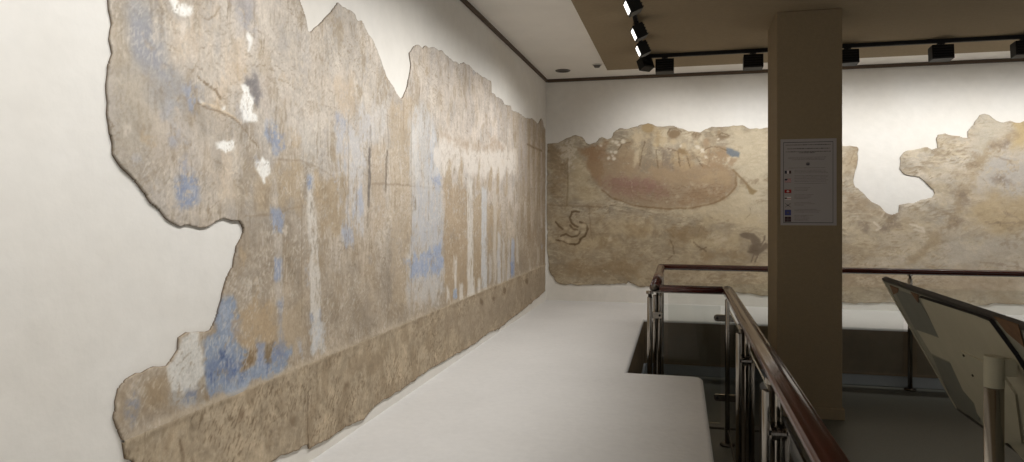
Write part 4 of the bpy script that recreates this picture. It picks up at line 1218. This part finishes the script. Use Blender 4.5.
def make_head(W, D, HH, tilt, fins):
    """box floodlight W wide, D deep, HH tall; it shines along its own -y axis before tilting"""
    t = thing('track_spotlight', '', 'spotlight')
    bm = bmesh.new(); add_box(bm, (-.03, -.016, -.012), (.03, .016, 0), .002); add_cyl(bm, (0, 0, -.012), (0, 0, -.034), .012, 16)
    obj('adapter', bm, M['black_soft'], t)
    R = Matrix.Translation((0, 0, -.022)) @ Matrix.Rotation(tilt, 4, 'X')
    bm = bmesh.new()
    add_box(bm, (-W / 2, -D / 2, -HH - .008), (W / 2, D / 2, -.008), .005, R)
    for k in range(fins):
        z = -HH + HH * .9 * k / fins
        add_box(bm, (-W * .42, D / 2 - .002, z), (W * .42, D / 2 + .008, z + .007), 0, R)
    b = obj('lamp_body', bm, M['black'], t)
    bm = bmesh.new(); add_box(bm, (-W * .36, -D / 2 - .003, -HH * .93), (W * .36, -D / 2 + .002, -HH * .22), .002, R)
    obj('lens', bm, M['lens'], b)
    return t


def copy_tree(o, parent=None):
    c = o.copy(); COL.objects.link(c)
    if parent: c.parent = parent
    for ch in list(o.children): copy_tree(ch, c)
    return c


def spot(loc, target, power, size=math.radians(112), r=.05, col=(1, .99, .97)):
    d = bpy.data.lights.new('flood', 'SPOT'); d.energy = power; d.spot_size = size; d.spot_blend = 1.0; d.shadow_soft_size = r; d.color = col
    o = bpy.data.objects.new('flood_light', d); COL.objects.link(o); o.location = loc
    o.rotation_euler = (Vector(target) - Vector(loc)).to_track_quat('-Z', 'Y').to_euler()
    return o


HT = math.radians(30)
heads = []
names_l = ('black box spotlight on the left track, nearest one, cut by the picture top',
           'black box spotlight on the left track, second nearest with a bright face',
           'black box spotlight on the left track, third nearest with a bright face',
           'black box spotlight at the far end of the left track by the track corner')
names_b = ('black box spotlight on the back track, nearest the track corner', 'black box spotlight on the back track, just left of the pillar',
           'black box spotlight on the back track, half hidden by the pillar', 'black box spotlight on the back track, first one clear to the right of the pillar',
           'black box spotlight on the back track, cut by the right edge of the picture')
proto = make_head(.13, .088, .112, math.radians(24), 4)
LY = (4.78, 5.52, 6.11, 6.78)
BX = (-.136, .684, 1.51, 2.28, 2.93)
first = True
for i, y in enumerate(LY):
    o = proto if first else copy_tree(proto); first = False
    o.location = (LTX, y, TZ - .034); o.rotation_euler = (0, 0, math.radians(-90 + (12, 11, 10, -46)[i] * 1.0))
    o['label'] = names_l[i]; o['group'] = 'spotlights on the left track'
HT = math.radians(10)
proto2 = make_head(.176, .115, .128, math.radians(6), 5)
for i, x in enumerate(BX):
    o = proto2 if i == 0 else copy_tree(proto2)
    o.location = (x, TY, TZ - .034); o.rotation_euler = (0, 0, math.radians(180))
    o['label'] = names_b[i]; o['group'] = 'spotlights on the back track'
# their beams (and those of the heads further along the tracks)
PL_, PB_ = 40, 35
for y in (.2, .9, 1.6, 2.3, 3.0, 3.6, 4.1) + LY[:3]:
    spot((TX - .12, y - .05, 2.90), (XW, y - .05, 1.42), PL_)
spot((TX - .10, 6.5, 2.86), (XW, 7.0, 1.1), PL_ * .5)
for x in BX + (3.6, 4.4, 5.2):
    spot((x, TY + .12, 2.90), (x, YW, 1.6), PB_, math.radians(132))

# ------------------------------------------------------------------ small ceiling fittings
dl = thing('downlight', 'round recessed downlight in the white ceiling margin', 'downlight', (-1.25, 7.48, ZC))
bm = bmesh.new()
pr = [(.052, -.002), (.060, -.010), (.078, -.010), (.084, -.002), (.084, 0), (.052, 0)]
N = 40; rings = []
for k in range(N):
    a = 2 * math.pi * k / N; rings.append([bm.verts.new((r * math.cos(a), r * math.sin(a), z)) for r, z in pr])
for k in range(N):
    for j in range(len(pr)):
        bm.faces.new((rings[k][j], rings[k][(j + 1) % 6], rings[(k + 1) % N][(j + 1) % 6], rings[(k + 1) % N][j]))
obj('trim_ring', bm, M['grey'], dl, True)
bm = bmesh.new(); add_cyl(bm, (0, 0, -.0015), (0, 0, -.004), .054, 32); obj('lens', bm, M['edge'], dl)
sd = thing('smoke_detector', 'small white round detector on the ceiling margin beside the dark panel', 'smoke detector', (-.845, 7.25, ZC))
bm = bmesh.new(); add_cyl(bm, (0, 0, 0), (0, 0, -.012), .048, 32); obj('base', bm, M['white'], sd)
bm = bmesh.new(); add_cyl(bm, (0, 0, -.012), (0, 0, -.034), .040, 32, .026); obj('dome', bm, M['grey'], sd, False)

# ------------------------------------------------------------------ ambient, camera, look
w = bpy.data.worlds.new('hall_air'); S.world = w; w.use_nodes = True
w.node_tree.nodes['Background'].inputs[0].default_value = (1, .965, .915, 1)
w.node_tree.nodes['Background'].inputs[1].default_value = .40

cam = bpy.data.cameras.new('camera'); co = bpy.data.objects.new('camera', cam); COL.objects.link(co)
co.location = (0, 0, H); co.rotation_euler = (math.radians(90), 0, TH)
cam.sensor_width = 36; cam.lens = F / 1024 * 36
cam.shift_y = -(231 - HV) / 1024
cam.clip_start = .05
S.camera = co
S.view_settings.view_transform = 'Standard'
S.view_settings.look = 'None'
S.view_settings.exposure = 0.0
S.cycles.use_denoising = True
S.cycles.max_bounces = 8
S.cycles.diffuse_bounces = 5
S.cycles.transparent_max_bounces = 12
